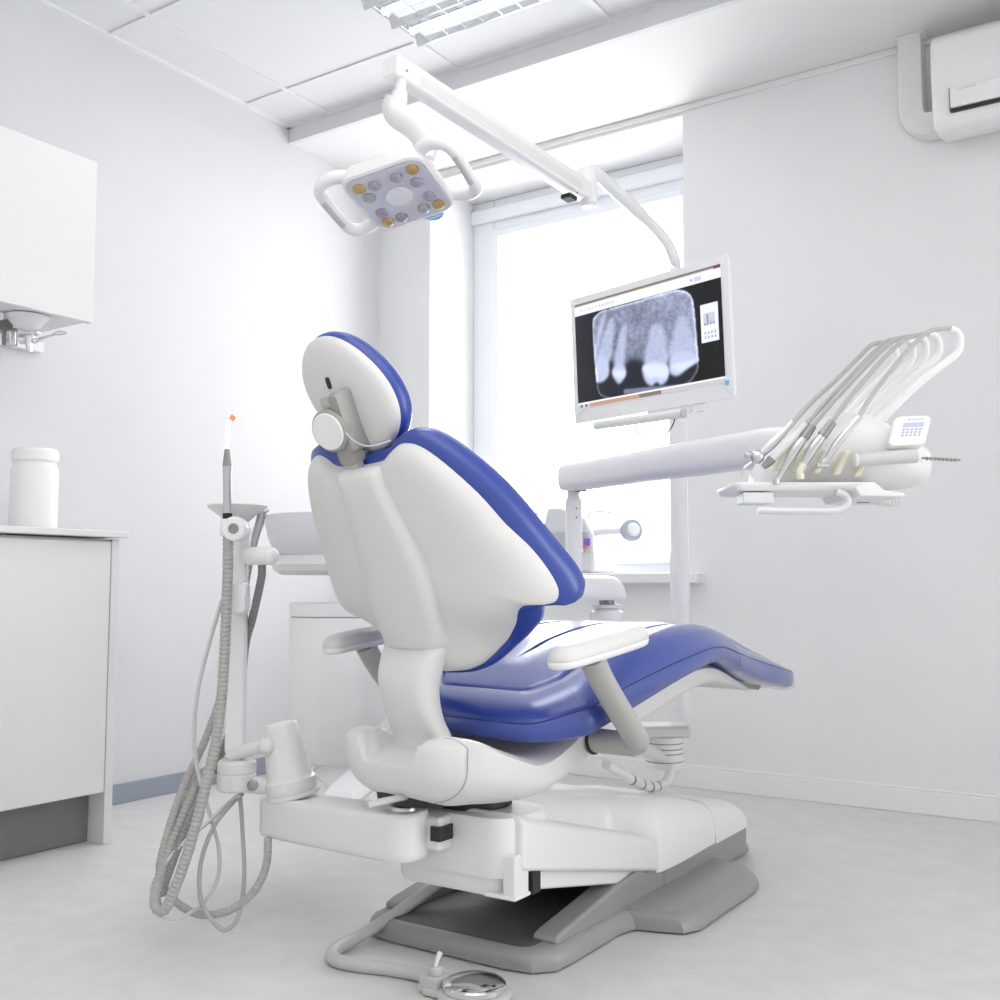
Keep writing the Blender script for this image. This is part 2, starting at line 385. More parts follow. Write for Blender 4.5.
b = MB(); b.cyl((bx+.205, 2.155, .098), (bx+.2145, 2.155, .098), .012); b.build('pivot_cap', M['steel'], chair)
# --- lift covers
def cover(y0, y1, tab, hw, zb, n=14, drop=.0, ends=(.02, .02)):
    rs = []
    for i in range(n+1):
        y = y0 + (y1-y0)*i/n
        zt = sm(y, tab); zz = zb(y); w = hw(y) if callable(hw) else hw
        r = min(.075, (zt-zz)*.6); r2 = .008
        sec = []
        pts = [(-w, zz), (w, zz)]
        for k in range(7):
            a = math.radians(90*k/6); sec.append((w-r*.8+r*.8*math.cos(a), zt-r+r*math.sin(a)))
        for k in range(7):
            a = math.radians(90+90*k/6); sec.append((-w+r*.8+r*.8*math.cos(a), zt-r+r*math.sin(a)))
        sec = [(-w, zz)] + [(w, zz)] + sec
        rs.append([(bx+x, y, z+.018*(1-(x/w)**2)) if z > zz+.001 else (bx+x, y, z) for x, z in sec])
    b = MB(); b.rings(rs); return b
fx = -1.185
def cover2(ys, sect): 
    b = MB(); b.rings([sect(y) for y in ys]); return b
def fsec(y):
    zt = .305-.265*(y-1.635); zb = .208-.222*(y-1.62); x0, x1 = fx-.15, fx+.155; r = .022
    p = [(x0, zb), (x1, zb)] + [(x1-r+r*math.cos(a), zt-r+r*math.sin(a)) for a in [math.radians(15*k) for k in range(7)]] + [(x0+r-r*math.sin(a), zt-r+r*math.cos(a)) for a in [math.radians(15*k) for k in range(7)]]
    return [(x, y, z) for x, z in p]
cover2(np.linspace(1.632, 2.205, 16), fsec).build('lift_front_cover', M['white'], chair, bevel=.010, seg=4)
b = MB(); b.rings([[(x, y, z) for y, z in [(1.66, .212), (1.665, .165), (1.70, .155), (2.05, .085), (2.14, .085), (2.14, .105)]] for x in (fx-.14, fx+.138)])
b.build('lift_arm_base', M['white'], chair, bevel=.006)
MB().bb(fx+.12, fx+.150, 1.672, 1.70, .155, .205).build('hinge_gap', M['black'], chair)
cover(1.82, 2.535, [(1.82, .302), (1.85, .297), (2.05, .250), (2.25, .222), (2.4, .196), (2.535, .165)], lambda y: sm(y, [(1.70, .10), (2.0, .115), (2.13, .14), (2.18, .19), (2.215, .2205), (2.535, .2205)]), lambda y: .074 if y > 2.2 else .074+(2.2-y)*.3, n=40).build('lift_top_cover', M['bright'], chair, bevel=.004)
cover(2.54, 2.765, [(2.54, .168), (2.64, .155), (2.71, .138), (2.75, .118), (2.765, .10)], .2195, lambda y: .069).build('lift_end_cover', M['bright'], chair, bevel=.006)
MB().bb(bx+.219, bx+.2225, 2.40, 2.404, .08, .095).build('cover_notch', M['black'], chair)
# --- column
b = MB()
oc = rrect(.145, .085, .05, 6, -1.187, 1.685)
b.slab(oc, [(.97, .298), (.03, .298), (.0, .290), (0, .20), (.03, .192), (.97, .192)], fm, lambda p: Vector((-1.187, 1.685)))
b.build('column_block', M['white'], chair)
b = MB(); b.slab(rrect(.125, .11, .04, 5, -1.19, 1.72), [(.97, .192), (0, .192), (0, .168), (.04, .158), (.97, .158)], fm, lambda p: Vector((-1.19, 1.72)))
b.build('column_base', M['white'], chair)
b = MB(); b.bb(-1.062, -1.035, 1.612, 1.66, .162, .235); b.bb(-1.10, -1.03, 1.605, 1.66, .158, .166); b.build('hinge_bracket', M['white'], chair, bevel=.006)
b = MB(); b.lathe([(.07, .295), (.075, .300), (.075, .312), (.07, .325)], (-1.187, 1.70, 0)); b.build('swivel_disc', M['black'], chair)  # disc coloured black to give the shade of the gap below the underframe
# --- underframe
tabs = [(-.172, .100, .440, .364), (-.165, .115, .446, .352), (-.14, .148, .450, .335), (-.10, .176, .449, .322), (-.05, .186, .430, .318), (-.01, .190, .416, .314), (.025, .192, .406, .314), (.07, .192, .411, .316), (.12, .192, .430, .328),
        (.18, .190, .455, .346), (.25, .187, .474, .368), (.35, .190, .490, .403), (.47, .196, .525, .440), (.6, .188, .545, .470), (.7, .172, .538, .480), (.8, .155, .512, .472), (.92, .13, .478, .458)]
tt = lambda j: [(q_[0], q_[j]) for q_ in tabs]
def ustep(a, b_, x): t_ = min(max((x-a)/(b_-a), 0), 1); return t_*t_*(3-2*t_)
def usec(v):
    hw, zt, zb = sm(v, tt(1)), sm(v, tt(2)), sm(v, tt(3)); r = []; N = 22
    for k in range(N+1):                       # top, right to left
        c = math.cos(math.pi*k/N); x = hw*math.copysign(abs(c)**.75, c)
        shelf = (1-ustep(.062, .082, abs(x)))*(1-ustep(-.06, .0, v))
        zs = .396 + .32*(v+.172)
        edge = .013*max(0, (abs(x)/hw-.72)/.28)**2.2
        r.append(L(x, v, (zt-edge)*(1-shelf) + min(zs, zt)*shelf))
    for k in range(1, N):                      # underside, left to right
        a = math.pi + math.pi*k/N; c, s_ = math.cos(a), math.sin(a)
        x = math.copysign(abs(c)**.55, c)*hw*(1-.22*abs(s_)**2.5); zz = abs(s_)**.6
        r.append(L(x, v, (zt-.022) + (zb-zt+.022)*zz))
    return r
b = MB(); b.rings([usec(v) for v in np.concatenate([np.linspace(-.172, .13, 40), np.linspace(.15, .92, 30)])])
under = b.build('underframe', M['shell'], chair, ang=50)
sr = usec(-.128); b = MB(); b.tube([p+(p-L(0, -.128, .40))*.006 for p in sr[0:8]][::-1] + [p+(p-L(0, -.128, .40))*.006 for p in sr[:33:-1]], .0007, 6); b.build('panel_seam', M['warm'], under)
b = MB(); b.slab(cr([(.05, -.150), (-.05, -.150), (-.075, -.10), (-.07, -.02), (.07, -.02), (.085, -.10)], 4), [(.95, .350), (0, .348), (.05, .325), (.95, .32)], L, lambda p: Vector((0, -.08)))
b.build('mechanism', M['black'], chair)
b = MB(); b.tube([ad(430, 794, 1.92), ad(405, 797, 1.87), ad(385, 801, 1.83), ad(366, 805.5, 1.80)], lambda s: .007+.0025*s, 12, 4, flat=.65); b.build('release_lever', M['lever'], chair)
# --- spine
b = MB(); rs = []
sp = [(-.104, .415, .066, .028), (-.108, .44, .068, .03), (-.130, .475, .064, .032), (-.148, .52, .064, .036), (-.150, .555, .068, .038), (-.138, .585, .074, .036), (-.124, .603, .080, .032), (-.122, .612, .080, .03)]
def lofted(sp, n=24, p=3.2):
    rs = []
    for v, z, hw, th in sp:
        r = []
        for k in range(n):
            a = 2*math.pi*k/n; c, s_ = math.cos(a), math.sin(a)
            r.append(L(-.005+math.copysign(abs(c)**(2/p), c)*hw*.95, v+th+math.copysign(abs(s_)**(2/p), s_)*th, z))
        rs.append(r)
    return rs
def dens(sp, k=3):
    xs = list(range(len(sp))); res = []
    for i in np.linspace(0, len(sp)-1, (len(sp)-1)*k+1):
        res.append(tuple(sm(i, list(zip(xs, [s[j] for s in sp]))) for j in range(4)))
    return res
b.rings(lofted(dens(sp))); b.build('lower_spine', M['shell'], chair)
# --- backrest in its own tilted frame
ANG = math.radians(23.7); Bd = Vector((0, -math.sin(ANG), math.cos(ANG))); Bn = Vector((0, math.cos(ANG), math.sin(ANG)))
B0 = Vector((0, -.108, .60))
def back2(u, s, h): return back(u-.021, s, h)
def back(u, s, h):
    wrap = .45*u*u + 1.35*max(0, abs(u)-.12)**2
    tq = min(max((.085-s)/.085, 0), 1); ex = 2.6*u*u*tq*tq*(3-2*tq)
    q_ = Vector((u*.945, 0, 0)) + B0 + Bd*(s - .5*wrap - .42*ex) + Bn*(h + wrap + ex)
    return L(*q_)
bh = [(0, .355), (.05, .357), (.076, .362), (.100, .377), (.127, .386), (.162, .379), (.200, .348), (.244, .293), (.272, .240), (.300, .19), (.317, .145), (.322, .112), (.312, .090), (.292, .088), (.268, .083), (.250, .073), (.222, .052), (.190, .026), (.165, -.002), (.144, -.026), (.118, -.046), (.075, -.056)]
bo = cr([Vector(p) for p in bh] + [Vector((-p[0], p[1])) for p in reversed(bh[1:])], 4)
bt = lambda p: Vector((p.x*.35, .5*(p.y)+.5*.15)) if False else Vector((p.x*.25, .17))
b = MB(); b.slab(bo, [(.97, .002), (.6, .0), (.3, .0), (.14, .003), (.07, .008), (.025, .017), (.0, .030), (0, .036), (.97, .036)], back2, bt)
b.build('backrest_shell', M['shell'], chair, ang=60)
co = cr([Vector((p[0]*1.048, p[1]+(.014 if p[1] > .2 else -.006))) for p in bh] + [Vector((-p[0]*1.048, p[1]+(.014 if p[1] > .2 else -.006))) for p in reversed(bh[1:])], 4)
b = MB(); b.slab(co, [(.97, .108), (.6, .110), (.42, .108), (.36, .098), (.30, .107), (.15, .106), (.06, .098), (.012, .082), (-.014, .062), (-.014, .046), (.0, .034), (.08, .028), (.97, .028)], back2, bt)
b.build('backrest_cushion', M['blue'], chair, ang=70)
b = MB()                                             # raised spine panel on the shell
so = cr([(-.046, .352), (0, .354), (.054, .352), (.066, .315), (.077, .27), (.098, .19), (.104, .12), (.093, .06), (.074, .006), (0, .004), (-.074, .006), (-.070, .06), (-.062, .12), (-.054, .19), (-.05, .27), (-.047, .315)], 5)
b.slab(so, [(.97, -.022), (.3, -.021), (.12, -.017), (.04, -.010), (0, -.002), (0, .012), (.97, .012)], back, lambda p: Vector((p.x*.2, min(max(p.y, .06), .3))))
b.build('spine_panel', M['shell'], chair, ang=50)
# --- headrest
HA = math.radians(24); Hd = Vector((0, -math.sin(HA), math.cos(HA))); Hn = Vector((0, math.cos(HA), math.sin(HA))); H0 = Vector((-.026, -.260, 1.058))
def head(u, s, h): return L(*(H0 + Vector((u, 0, 0)) + Hd*s + Hn*(h + .35*u*u)))
ho = []
for k in range(64):
    a = 2*math.pi*k/64; x, y = .122*math.copysign(abs(math.cos(a))**.92, math.cos(a)), .091*math.copysign(abs(math.sin(a))**.92, math.sin(a))
    ca_, sa_ = math.cos(math.radians(133)), math.sin(math.radians(133)); ho.append(Vector((x*ca_-y*sa_, x*sa_+y*ca_)))
b = MB(); b.slab(ho, [(.96, -.010), (.5, -.009), (.2, -.005), (.07, .001), (.015, .007), (0, .014), (0, .02), (.96, .02)], head); b.build('headrest_shell', M['shell'], chair, ang=60)
ho2 = [p*1.035 for p in ho]
b = MB(); b.slab(ho2, [(.96, .066), (.6, .068), (.3, .064), (.12, .058), (.03, .048), (0, .038), (.0, .028), (.03, .018), (.12, .014), (.96, .012)], head); b.build('headrest_cushion', M['blue'], chair, ang=70)
b = MB(); b.slab(rrect(.0125, .056, .008, 4, .022, -.040), [(.9, -.046), (.1, -.046), (0, -.040), (0, .0), (.9, .0)], head, lambda p: Vector((.022, -.04))); b.build('clamp_plate', M['warm'], chair)
b = MB(); b.slab(rrect(.018, .016, .006, 4, -.006, -.004), [(.9, -.040), (0, -.037), (0, 0), (.9, 0)], head, lambda p: Vector((-.006, -.004))); b.build('clamp_hinge', M['lever'], chair, bevel=.002)
KC = H0 + Hd*(-.048) + Hn*(-.050) + Vector((-.002, 0, 0))
kax = (CM.to_3x3() @ (-Hn + Vector((.16, 0, 0)))).normalized()
b = MB(); b.lathe([(.02, -.02), (.036, -.018), (.039, -.012), (.039, .004), (.036, .008)], CM @ KC, kax, 40); kn = b.build('adjusting_knob', M['warm'], chair)
b = MB(); b.lathe([(.034, .0), (.034, .009), (.032, .011), (.002, .0115)], CM @ KC, kax, 40); b.build('knob_cap', M['bright'], kn)
b = MB(); b.slab(rrect(.021, .020, .012, 4, .004, -.100), [(.9, -.042), (.1, -.042), (0, -.036), (0, -.014), (.9, -.014)], head, lambda p: Vector((.004, -.100))); b.build('clamp_foot', M['warm'], chair)
b = MB(); b.slab(rrect(.017, .05, .003, 2, .006, -.150), [(.9, -.039), (0, -.038), (0, -.022), (.9, -.022)], head, lambda p: Vector((.006, -.150))); b.build('headrest_bar', M['tin'], chair)
b = MB(); b.slab(rrect(.005, .011, .0045, 4, -.016, .030), [(.9, -.0115), (0, -.0115), (0, .005), (.9, .005)], head, lambda p: Vector((-.016, .030))); b.build('slot', M['black'], chair)
b = MB(); cpts = cr([ad(346, 433, 1.795), ad(354, 441, 1.79), ad(366, 446, 1.785), ad(378, 444.5, 1.785), ad(390, 440.5, 1.79)], 9, False)
for p in cpts: b.ball(p, .0017, 6)
b.build('bead_chain', M['silver'], chair)
# --- seat
sh_ = [(0, .002), (.12, .002), (.17, .004), (.205, .020), (.243, .07), (.262, .10), (.264, .20), (.264, .32), (.258, .46), (.24, .60), (.212, .74), (.196, .88), (.19, 1.0), (.176, 1.08), (.12, 1.115)]
so = cr([Vector(p) for p in sh_] + [Vector((0, 1.122))] + [Vector((-p[0], p[1])) for p in reversed(sh_[1:])], 5)
ZB = [(0, .432), (.08, .440), (.2, .471), (.41, .524), (.58, .55), (.67, .543), (.86, .492), (1.1, .452)]
ZS = [(0, .466), (.06, .486), (.13, .508), (.34, .553), (.5, .578), (.6, .583), (.7, .568), (.86, .535), (1.1, .49)]
ZT = [(0, .500), (.05, .510), (.10, .529), (.2, .574), (.3, .609), (.45, .634), (.6, .635), (.72, .614), (.85, .577), (1.0, .53), (1.1, .502)]
def seatmap(u, v, h, e=0):
    zb, zs, zt = sm(v, ZB), sm(v, ZS), sm(v, ZT)
    z = zb+(zs-zb)*h/.45 if h < .45 else zs+(zt-zs)*(h-.45)/.55
    return L(u, v, z+e)
st = lambda p: Vector((0, min(max(p.y, .20), .92)))
sprof = [(.97, .97), (.8, .98), (.6, .985), (.46, .96), (.42, .92), (.40, .80), (.38, .95), (.3, .97), (.2, .94), (.1, .80), (.03, .57), (0, .43), (-.004, .25), (.01, .06), (.06, 0), (.97, 0)]
b = MB(); b.slab(so, sprof, seatmap, st); seat = b.build('seat_cushion', M['blues'], chair, ang=70)
b = MB(); pts = [seatmap(*(p+(st(p)-p)*.005), .46) for p in so]
b.tube(pts+pts[:1], .0016, 6); b.build('seam', M['blued'], seat)
fo = [p for p in so if p.y > .735]
fo = cr([Vector((.2145, .735))] + [Vector((.1985, .88)), Vector((.193, 1.0)), Vector((.178, 1.085)), Vector((.12, 1.12)), Vector((0, 1.127)), Vector((-.12, 1.12)), Vector((-.178, 1.085)), Vector((-.193, 1.0)), Vector((-.1985, .88)), Vector((-.2145, .735))], 5, False)
def filmmap(u, v, h): return seatmap(u, v, h, (.004 if h > .44 else -.003) + .0012*math.sin(u*60+v*37)*math.sin(v*90-u*20))
b = MB(); b.slab(fo, [(.9, .97), (.6, .985), (.3, .95), (.2, .87), (.1, .70), (.03, .52), (0, .43), (-.004, .25), (.0, .03), (.08, -.02)], filmmap, lambda p: Vector((0, min(max(p.y, .74), .92))))
b.build('foot_cover', M['film'], chair, ang=80)
b = MB(); b.slab(rrect(.12, .14, .03, 4, 0, .90), [(.95, 0.0), (0, 0), (.05, -.16), (.95, -.16)], seatmap, lambda p: Vector((0, .9))); b.build('foot_mechanism', M['steel'], chair)
# --- armrests
for sx in (1, -1):
    po = cr([(-.024, -.056), (-.032, -.02), (-.034, .08), (-.029, .17), (-.012, .198), (.012, .198), (.029, .17), (.034, .08), (.032, -.02), (.024, -.056), (.0, -.070)], 4)
    def pad(x, y, h, sx=sx): return L(sx*.302+x, y, .588+.13*(y+.085)+h)
    b = MB(); b.slab(po, [(.95, .024), (.5, .023), (.2, .018), (.05, .010), (0, .002), (.02, -.001), (.95, -.001)], pad, lambda p: Vector((0, min(max(p.y, -.04), .16))))
    pad_o = b.build('armrest', M['shell'], chair, ang=60)
    b = MB(); b.slab(po, [(.95, -.0015), (.03, -.0015), (0, -.005), (.05, -.012), (.2, -.015), (.95, -.016)], pad, lambda p: Vector((0, min(max(p.y, -.04), .16)))); b.build('armrest_base', M['bright'], chair, ang=60)
    b = MB(); b.tube([L(sx*.302, .04, .590), L(sx*.302, .078, .540), L(sx*.302, .166, .446), L(sx*.298, .181, .432), L(sx*.286, .189, .425), L(sx*.270, .191, .422), L(sx*.165, .191, .421)], .0255, 18, 4, flat=.85)
    b.build('armrest_strut', mat('strut_grey', (.42, .415, .395), .38), chair)
    b = MB(); b.lathe([(.024, 0), (.0275, .003), (.0275, .006), (.024, .007)], L(sx*.190, .191, .421), CM.to_3x3() @ Vector((sx, 0, 0)), 24); b.build('strut_gap_shade', M['black'], chair)  # thin black ring stands in for the shaded gap where the strut enters

# ================================================================== FOOT PEDAL
t = thing('foot_pedal', 'round chrome foot pedal with grey lever switch on the floor', 'foot pedal', (-1.085, 1.55, 0))
pc = Vector((-1.082, 1.553, 0))
b = MB(); b.lathe([(.062, .002), (.066, .004), (.066, .012), (.058, .016), (.05, .017)], pc, n=40); b.bb(-1.165, -1.10, 1.51, 1.60, .002, .014)
b.build('pedal_base', M['lever'], t, bevel=.003)
b = MB(); b.lathe([(.050, .014), (.056, .018), (.056, .026), (.053, .029), (.040, .034), (.012, .040), (.001, .0405)], pc, n=48); b.build('pedal_disc', M['chrome'], t)
b = MB(); b.bb(-1.175, -1.135, 1.515, 1.56, .006, .03); b.lathe([(.012, .03), (.0125, .034), (.0125, .042), (.011, .044)], (-1.157, 1.54, 0), n=20)
b.build('switch_block', M['lever'], t, bevel=.003)
b = MB(); b.tube([(-1.157, 1.54, .042), (-1.154, 1.541, .055), (-1.149, 1.543, .068)], lambda s: .0025+.0025*s, 10, 3); b.build('toggle', M['bright'], t)
b = MB(); b.tube([(-1.165, 1.55, .018), (-1.21, 1.56, .014), (-1.27, 1.555, .012), (-1.34, 1.535, .012), (-1.395, 1.535, .013), (-1.425, 1.575, .014), (-1.425, 1.65, .02), (-1.40, 1.75, .05), (-1.37, 1.85, .09), (-1.33, 1.95, .12), (-1.3, 2.0, .14)], .0125, 14, 8)
b.build('cable', M['lever'], t)

# ================================================================== ASSISTANT ARM (left of picture)
t = thing('assistant_arm', 'white swivel arm with upright holder post left of the dental chair', 'instrument arm', (-1.25, 1.55, .27))
b = MB(); A, Bp = ad(404, 832, 1.93), ad(292, 818, 2.14)
dirv = (Bp-A); dirv.z = 0; dirv.normalize(); sidev = Vector((-dirv.y, dirv.x, 0))
la = (Bp-A).length
ao = rrect(la/2+.055, .048, .040, 8, la/2+.015, 0)
def am(x, y, h): 
    k = x/la
    return Vector((A.x, A.y, 0)) + dirv*x + sidev*y + Z*(A.z-.014*k + h*(1.0-.1*k))
b.slab(ao, [(.97, .040), (.1, .040), (.03, .037), (0, .028), (0, -.032), (.03, -.042), (.1, -.046), (.97, -.046)], am, lambda p: Vector((min(max(p.x, 0), la), 0)))
b.build('swing_arm', M['white'], t, ang=50)
MB().box(A+Vector((.045, .065, .0)), (.05, .10, .062)).build('arm_bracket', M['white'], t, bevel=.008)
b = MB(); b.lathe([(.026, .036), (.027, .042), (.025, .048), (.014, .050), (.012, .058), (.006, .060)], A, n=28); b.build('pivot_cap', M['silver'], t)
MB().box(A+Vector((.064, .030, .002)), (.022, .04, .026)).build('pivot_gap', M['black'], t)
p0 = A + dirv*(la+.0) + Z*.036
b = MB(); axis = (Z - RT*.20 - FW0*.02).normalized()
b.lathe([(.05, -.004), (.0525, .004), (.0525, .022), (.049, .026), (.047, .030), (.037, .110), (.035, .132), (.032, .137), (.002, .141)], p0, axis, 32)
b.lathe([(.055, -.012), (.056, -.008), (.056, -.004), (.05, -.004)], p0, axis, 32)
b.build('pivot_cone', M['white'], t)
kb = ad(236.5, 790, 2.15)
b = MB(); b.lathe([(.036, 0), (.0395, .004), (.0395, .032), (.038, .034), (.038, .036), (.0395, .038), (.0395, .056), (.035, .062), (.002, .064)], kb, n=32); b.build('post_joint', M['white'], t)
b = MB(); b.tube([kb+Vector((0, 0, .017)), ad(262, 786, 2.14), p0+axis*.014], .017, 14, 3); b.build('link', M['white'], t)
b = MB(); b.lathe([(.011, 0), (.011, .006), (.008, .008), (.002, .008)], ad(253, 785, 2.108), -FW0, 20); b.build('joint_screw', M['steel'], t)
b = MB(); b.tube([ad(232, 757, 2.15), ad(243, 752, 2.145), ad(256, 748, 2.14), ad(264, 747, 2.135)], .0165, 16, 4, flat=.8)
b.ball(ad(267, 746, 2.12), .018, 14); b.build('link_arm', M['white'], t)
b = MB(); po_ = rrect(.0185, .016, .008, 4)
def column(px, py0, py1, d, o_, b):
    a, c = ad(px, py0, d), ad(px, py1, d); c = Vector((a.x, a.y, c.z))
    b.rings([[Vector((a.x, a.y, z)) + RT*p[0] + FW0*p[1] for p in o_] for z in (a.z, c.z)])
column(235, 752, 610, 2.17, rrect(.019, .016, .006, 4), b); b.build('post', M['bright'], t, bevel=.002)
b = MB(); column(239, 614, 528, 2.17, rrect(.0165, .015, .008, 4), b); b.build('post_upper', M['bright'], t, bevel=.003)
b = MB(); a_ = ad(240, 598, 2.145); b.slab(rrect(.0155, .032, .010, 4), [(.95, .022), (.1, .022), (0, .015), (0, -.02), (.95, -.02)], lambda x, y, h: a_+RT*x+Z*y-FW0*h); b.build('slide_clamp', M['bright'], t)
b = MB(); a_ = ad(235.5, 529, 2.10); b.lathe([(.022, -.045), (.024, -.014), (.025, -.010), (.025, .012), (.022, .016), (.012, .0165)], a_, -FW0, 28)
b.lathe([(.0135, -.02), (.0145, -.017), (.0145, .012), (.0135, .014)], ad(227.6, 526, 2.10), (0, 0, 1), 22); hd = b.build('instrument_holder', M['bright'], t, bevel=.004)
b = MB(); b.lathe([(.0105, .014), (.0105, .0185), (.006, .019), (.005, .017)], a_, -FW0, 20); b.build('holder_screw', M['steel'], hd)
b = MB(); b.cyl(ad(247, 556, 2.15), ad(270, 556, 2.13), .0185, n=20); b.ball(ad(270, 556, 2.13), .0185); b.build('side_holder', M['bright'], t)
b = MB(); a_ = ad(237, 531, 2.18); b.lathe([(.016, .002), (.018, .015), (.040, .034), (.058, .046), (.062, .052), (.060, .054), (.048, .046), (.010, .030)], a_, n=36); b.build('cup_tray', M['white'], t)

# --- curing light pen held in the holder, with corrugated hose
def corr(r, amp, nn): return lambda s: r + amp*math.sin(s*nn*2*math.pi)
def corrtube(pts, r, pitch=.009, amp=.08, n=12):
    P = cr([Vector(p) for p in pts], 24, False)
    Ls = sum((a-c).length for a, c in zip(P, P[1:]))
    cnt = int(Ls/pitch); dense = []
    L0 = [0.0]
    for a, c in zip(P, P[1:]): L0.append(L0[-1]+(c-a).length)
    j = 0
    for i in range(cnt*4+1):
        s = Ls*i/(cnt*4)
        while j < len(P)-2 and L0[j+1] < s: j += 1
        f = (s-L0[j])/max(L0[j+1]-L0[j], 1e-9); dense.append(P[j]+(P[j+1]-P[j])*min(f, 1))
    b = MB(); b.tube(dense, lambda s: r*(1+amp*math.sin(s*cnt*2*math.pi)), n); return b
dp = 2.10
t = thing('curing_light', 'silver dental pen with glowing white tip and orange shield in the holder', 'dental instrument', ad(228, 520, dp))
b = MB(); b.tube([ad(227.5, 512, dp), ad(227.5, 500, dp), ad(227.3, 480, dp), ad(227.3, 466, dp)], lambda s: .0095-.0012*math.sin(s*3.1), 18, 4); b.build('pen_body', M['tin'], t)
b = MB(); b.cyl(ad(227.5, 520, dp), ad(227.5, 513, dp), .0096, n=18); b.build('grip_ring', M['black'], t)
b = MB(); b.cyl(ad(227.3, 466, dp), ad(227.3, 449, dp), .0096, .0052, 18); b.build('pen_collar', M['steel'], t)
b = MB(); b.tube([ad(227.3, 449, dp), ad(227.6, 432, dp), ad(228, 424, dp), ad(230.5, 420, dp)], .0047, 12, 4); b.build('light_tip', M['tipglow'], t)
b = MB(); e1 = (RT*.75-Z*.55).normalized(); e2 = (RT*.55+Z*.8).normalized(); b.box(ad(232.5, 418, dp), (.011, .011, .004), (e1, e2, FW0)); b.build('shield', M['orange'], t, bevel=.001)
corrtube([ad(228, 521, 2.10), ad(228, 560, 2.10), ad(226, 620, 2.10), ad(223, 680, 2.09), ad(217, 735, 2.07), ad(206, 785, 2.05), ad(192, 838, 2.03), ad(178, 880, 2.02), ad(165, 909, 2.02), ad(156, 906, 2.03), ad(157, 888, 2.06), ad(164, 865, 2.09), ad(178, 826, 2.12), ad(196, 785, 2.15), ad(214, 768, 2.18), ad(232, 782, 2.2)], .0105).build('hose', M['hose'], t)
t = thing('suction_handpiece', 'slim grey suction handpiece with hook tip behind the holder post', 'dental instrument', ad(262, 520, 2.22))
b = MB(); b.tube([ad(252, 552, 2.21), ad(256, 535, 2.21), ad(261, 518, 2.21), ad(262, 511, 2.21)], lambda s: .0075+.0025*s, 14, 4); b.build('handle', M['tin'], t)
b = MB(); b.tube([ad(262, 512, 2.21), ad(265, 513, 2.2), ad(269, 510, 2.2)], .0022, 8, 3); b.build('hook_tip', M['silver'], t)
corrtube([ad(252, 552, 2.21), ad(247, 575, 2.23), ad(239, 620, 2.24), ad(226, 680, 2.22), ad(205, 740, 2.17), ad(180, 795, 2.13), ad(163, 850, 2.10), ad(160, 872, 2.10), ad(168, 893, 2.10), ad(186, 909, 2.1), ad(206, 915, 2.09), ad(232, 909, 2.08), ad(254, 891, 2.08), ad(266, 866, 2.09), ad(268, 838, 2.11)], .008, .007).build('hose', M['hose'], t)
t = thing('saliva_ejector', 'corrugated saliva ejector hose hanging from the side holder', 'dental instrument', ad(262, 560, 2.2))
b = MB(); b.cyl(ad(262, 575, 2.18), ad(262, 556, 2.17), .0085, n=14); b.build('end_fitting', M['hosed'], t)
corrtube([ad(262, 574, 2.18), ad(259, 590, 2.19), ad(252, 620, 2.21), ad(246, 642, 2.22), ad(240, 690, 2.23), ad(225, 745, 2.2), ad(205, 780, 2.16), ad(190, 815, 2.13), ad(177, 850, 2.1), ad(166, 880, 2.08), ad(160, 895, 2.06)], .0085, .007).build('hose', M['hosed'], t)
o = MB().tube([ad(222, 600, 2.13), ad(210, 640, 2.13), ad(198, 690, 2.13), ad(194, 735, 2.13), ad(198, 772, 2.13), ad(210, 815, 2.14), ad(219, 850, 2.14), ad(217, 880, 2.13), ad(200, 906, 2.1), ad(175, 919, 2.07), ad(158, 913, 2.06), ad(152, 895, 2.07), ad(157, 876, 2.08), ad(180, 846, 2.1), ad(206, 824, 2.13), ad(232, 800, 2.15), ad(240, 795, 2.15)], .0042, 10, 9).build('air_hose', M['hosel'])
tag(o, 'thin pale grey air hose hanging outermost in the hose bundle', 'hose')
o = MB().tube([ad(243, 793, 2.16), ad(228, 808, 2.14), ad(212, 830, 2.12), ad(201, 862, 2.1), ad(200, 895, 2.08), ad(208, 915, 2.07), ad(224, 930, 2.06), ad(238, 917, 2.07), ad(244, 880, 2.11), ad(243, 840, 2.14), ad(240, 794, 2.16)], .0045, 10, 9).build('water_hose', M['hose'])
tag(o, 'thin grey hose making a closed loop under the post joint', 'hose')

# ================================================================== CUSPIDOR
DC = 2.75
t = thing('cuspidor', 'white cuspidor unit with rounded housing and spittoon bowl behind the backrest', 'cuspidor', ad(340, 700, DC))
c0 = ad(346, 700, DC); cc = Vector((c0.x, c0.y, 0))
zt = ad(346, 602, DC).z; zs_ = ad(346, 617, DC).z; zb = ad(346, 757, DC).z
co = [cc + Vector((0, 0, 0)) + RT*p[0] + FW0*p[1] for p in rrect(.148, .13, .115, 9)]
def fl(z, s): return [cc + (p-cc)*s + Z*z for p in co]
b = MB(); b.rings([fl(zb, .9), fl(zb+.004, .985), fl(zb+.012, 1), fl(zs_-.004, 1), fl(zs_, .985)]); b.build('housing', M['bright'], t)
b = MB(); b.rings([fl(zs_+.002, .97), fl(zs_+.004, 1), fl(zt-.008, 1), fl(zt-.002, .985), fl(zt, .95)]); b.build('housing_lid', M['bright'], t)
b = MB(); b.rings([fl(zs_-.001, .975), fl(zs_+.003, .975)]); b.build('lid_gap', M['steel'], t)
bc = ad(338, 548, DC); z = lambda py: ad(338, py, DC).z
b = MB(); b.lathe([(.04, z(604)), (.04, z(572))], (bc.x+RT.x*.085, bc.y+RT.y*.085, 0)); b.build('neck', M['bright'], t)
b = MB(); b.lathe([(.03, z(575)), (.145, z(575)), (.163, z(571)), (.17, z(565)), (.165, z(561)), (.165, z(558)), (.158, z(556))], (bc.x, bc.y, 0), n=48); b.build('bowl_base', M['white'], t)
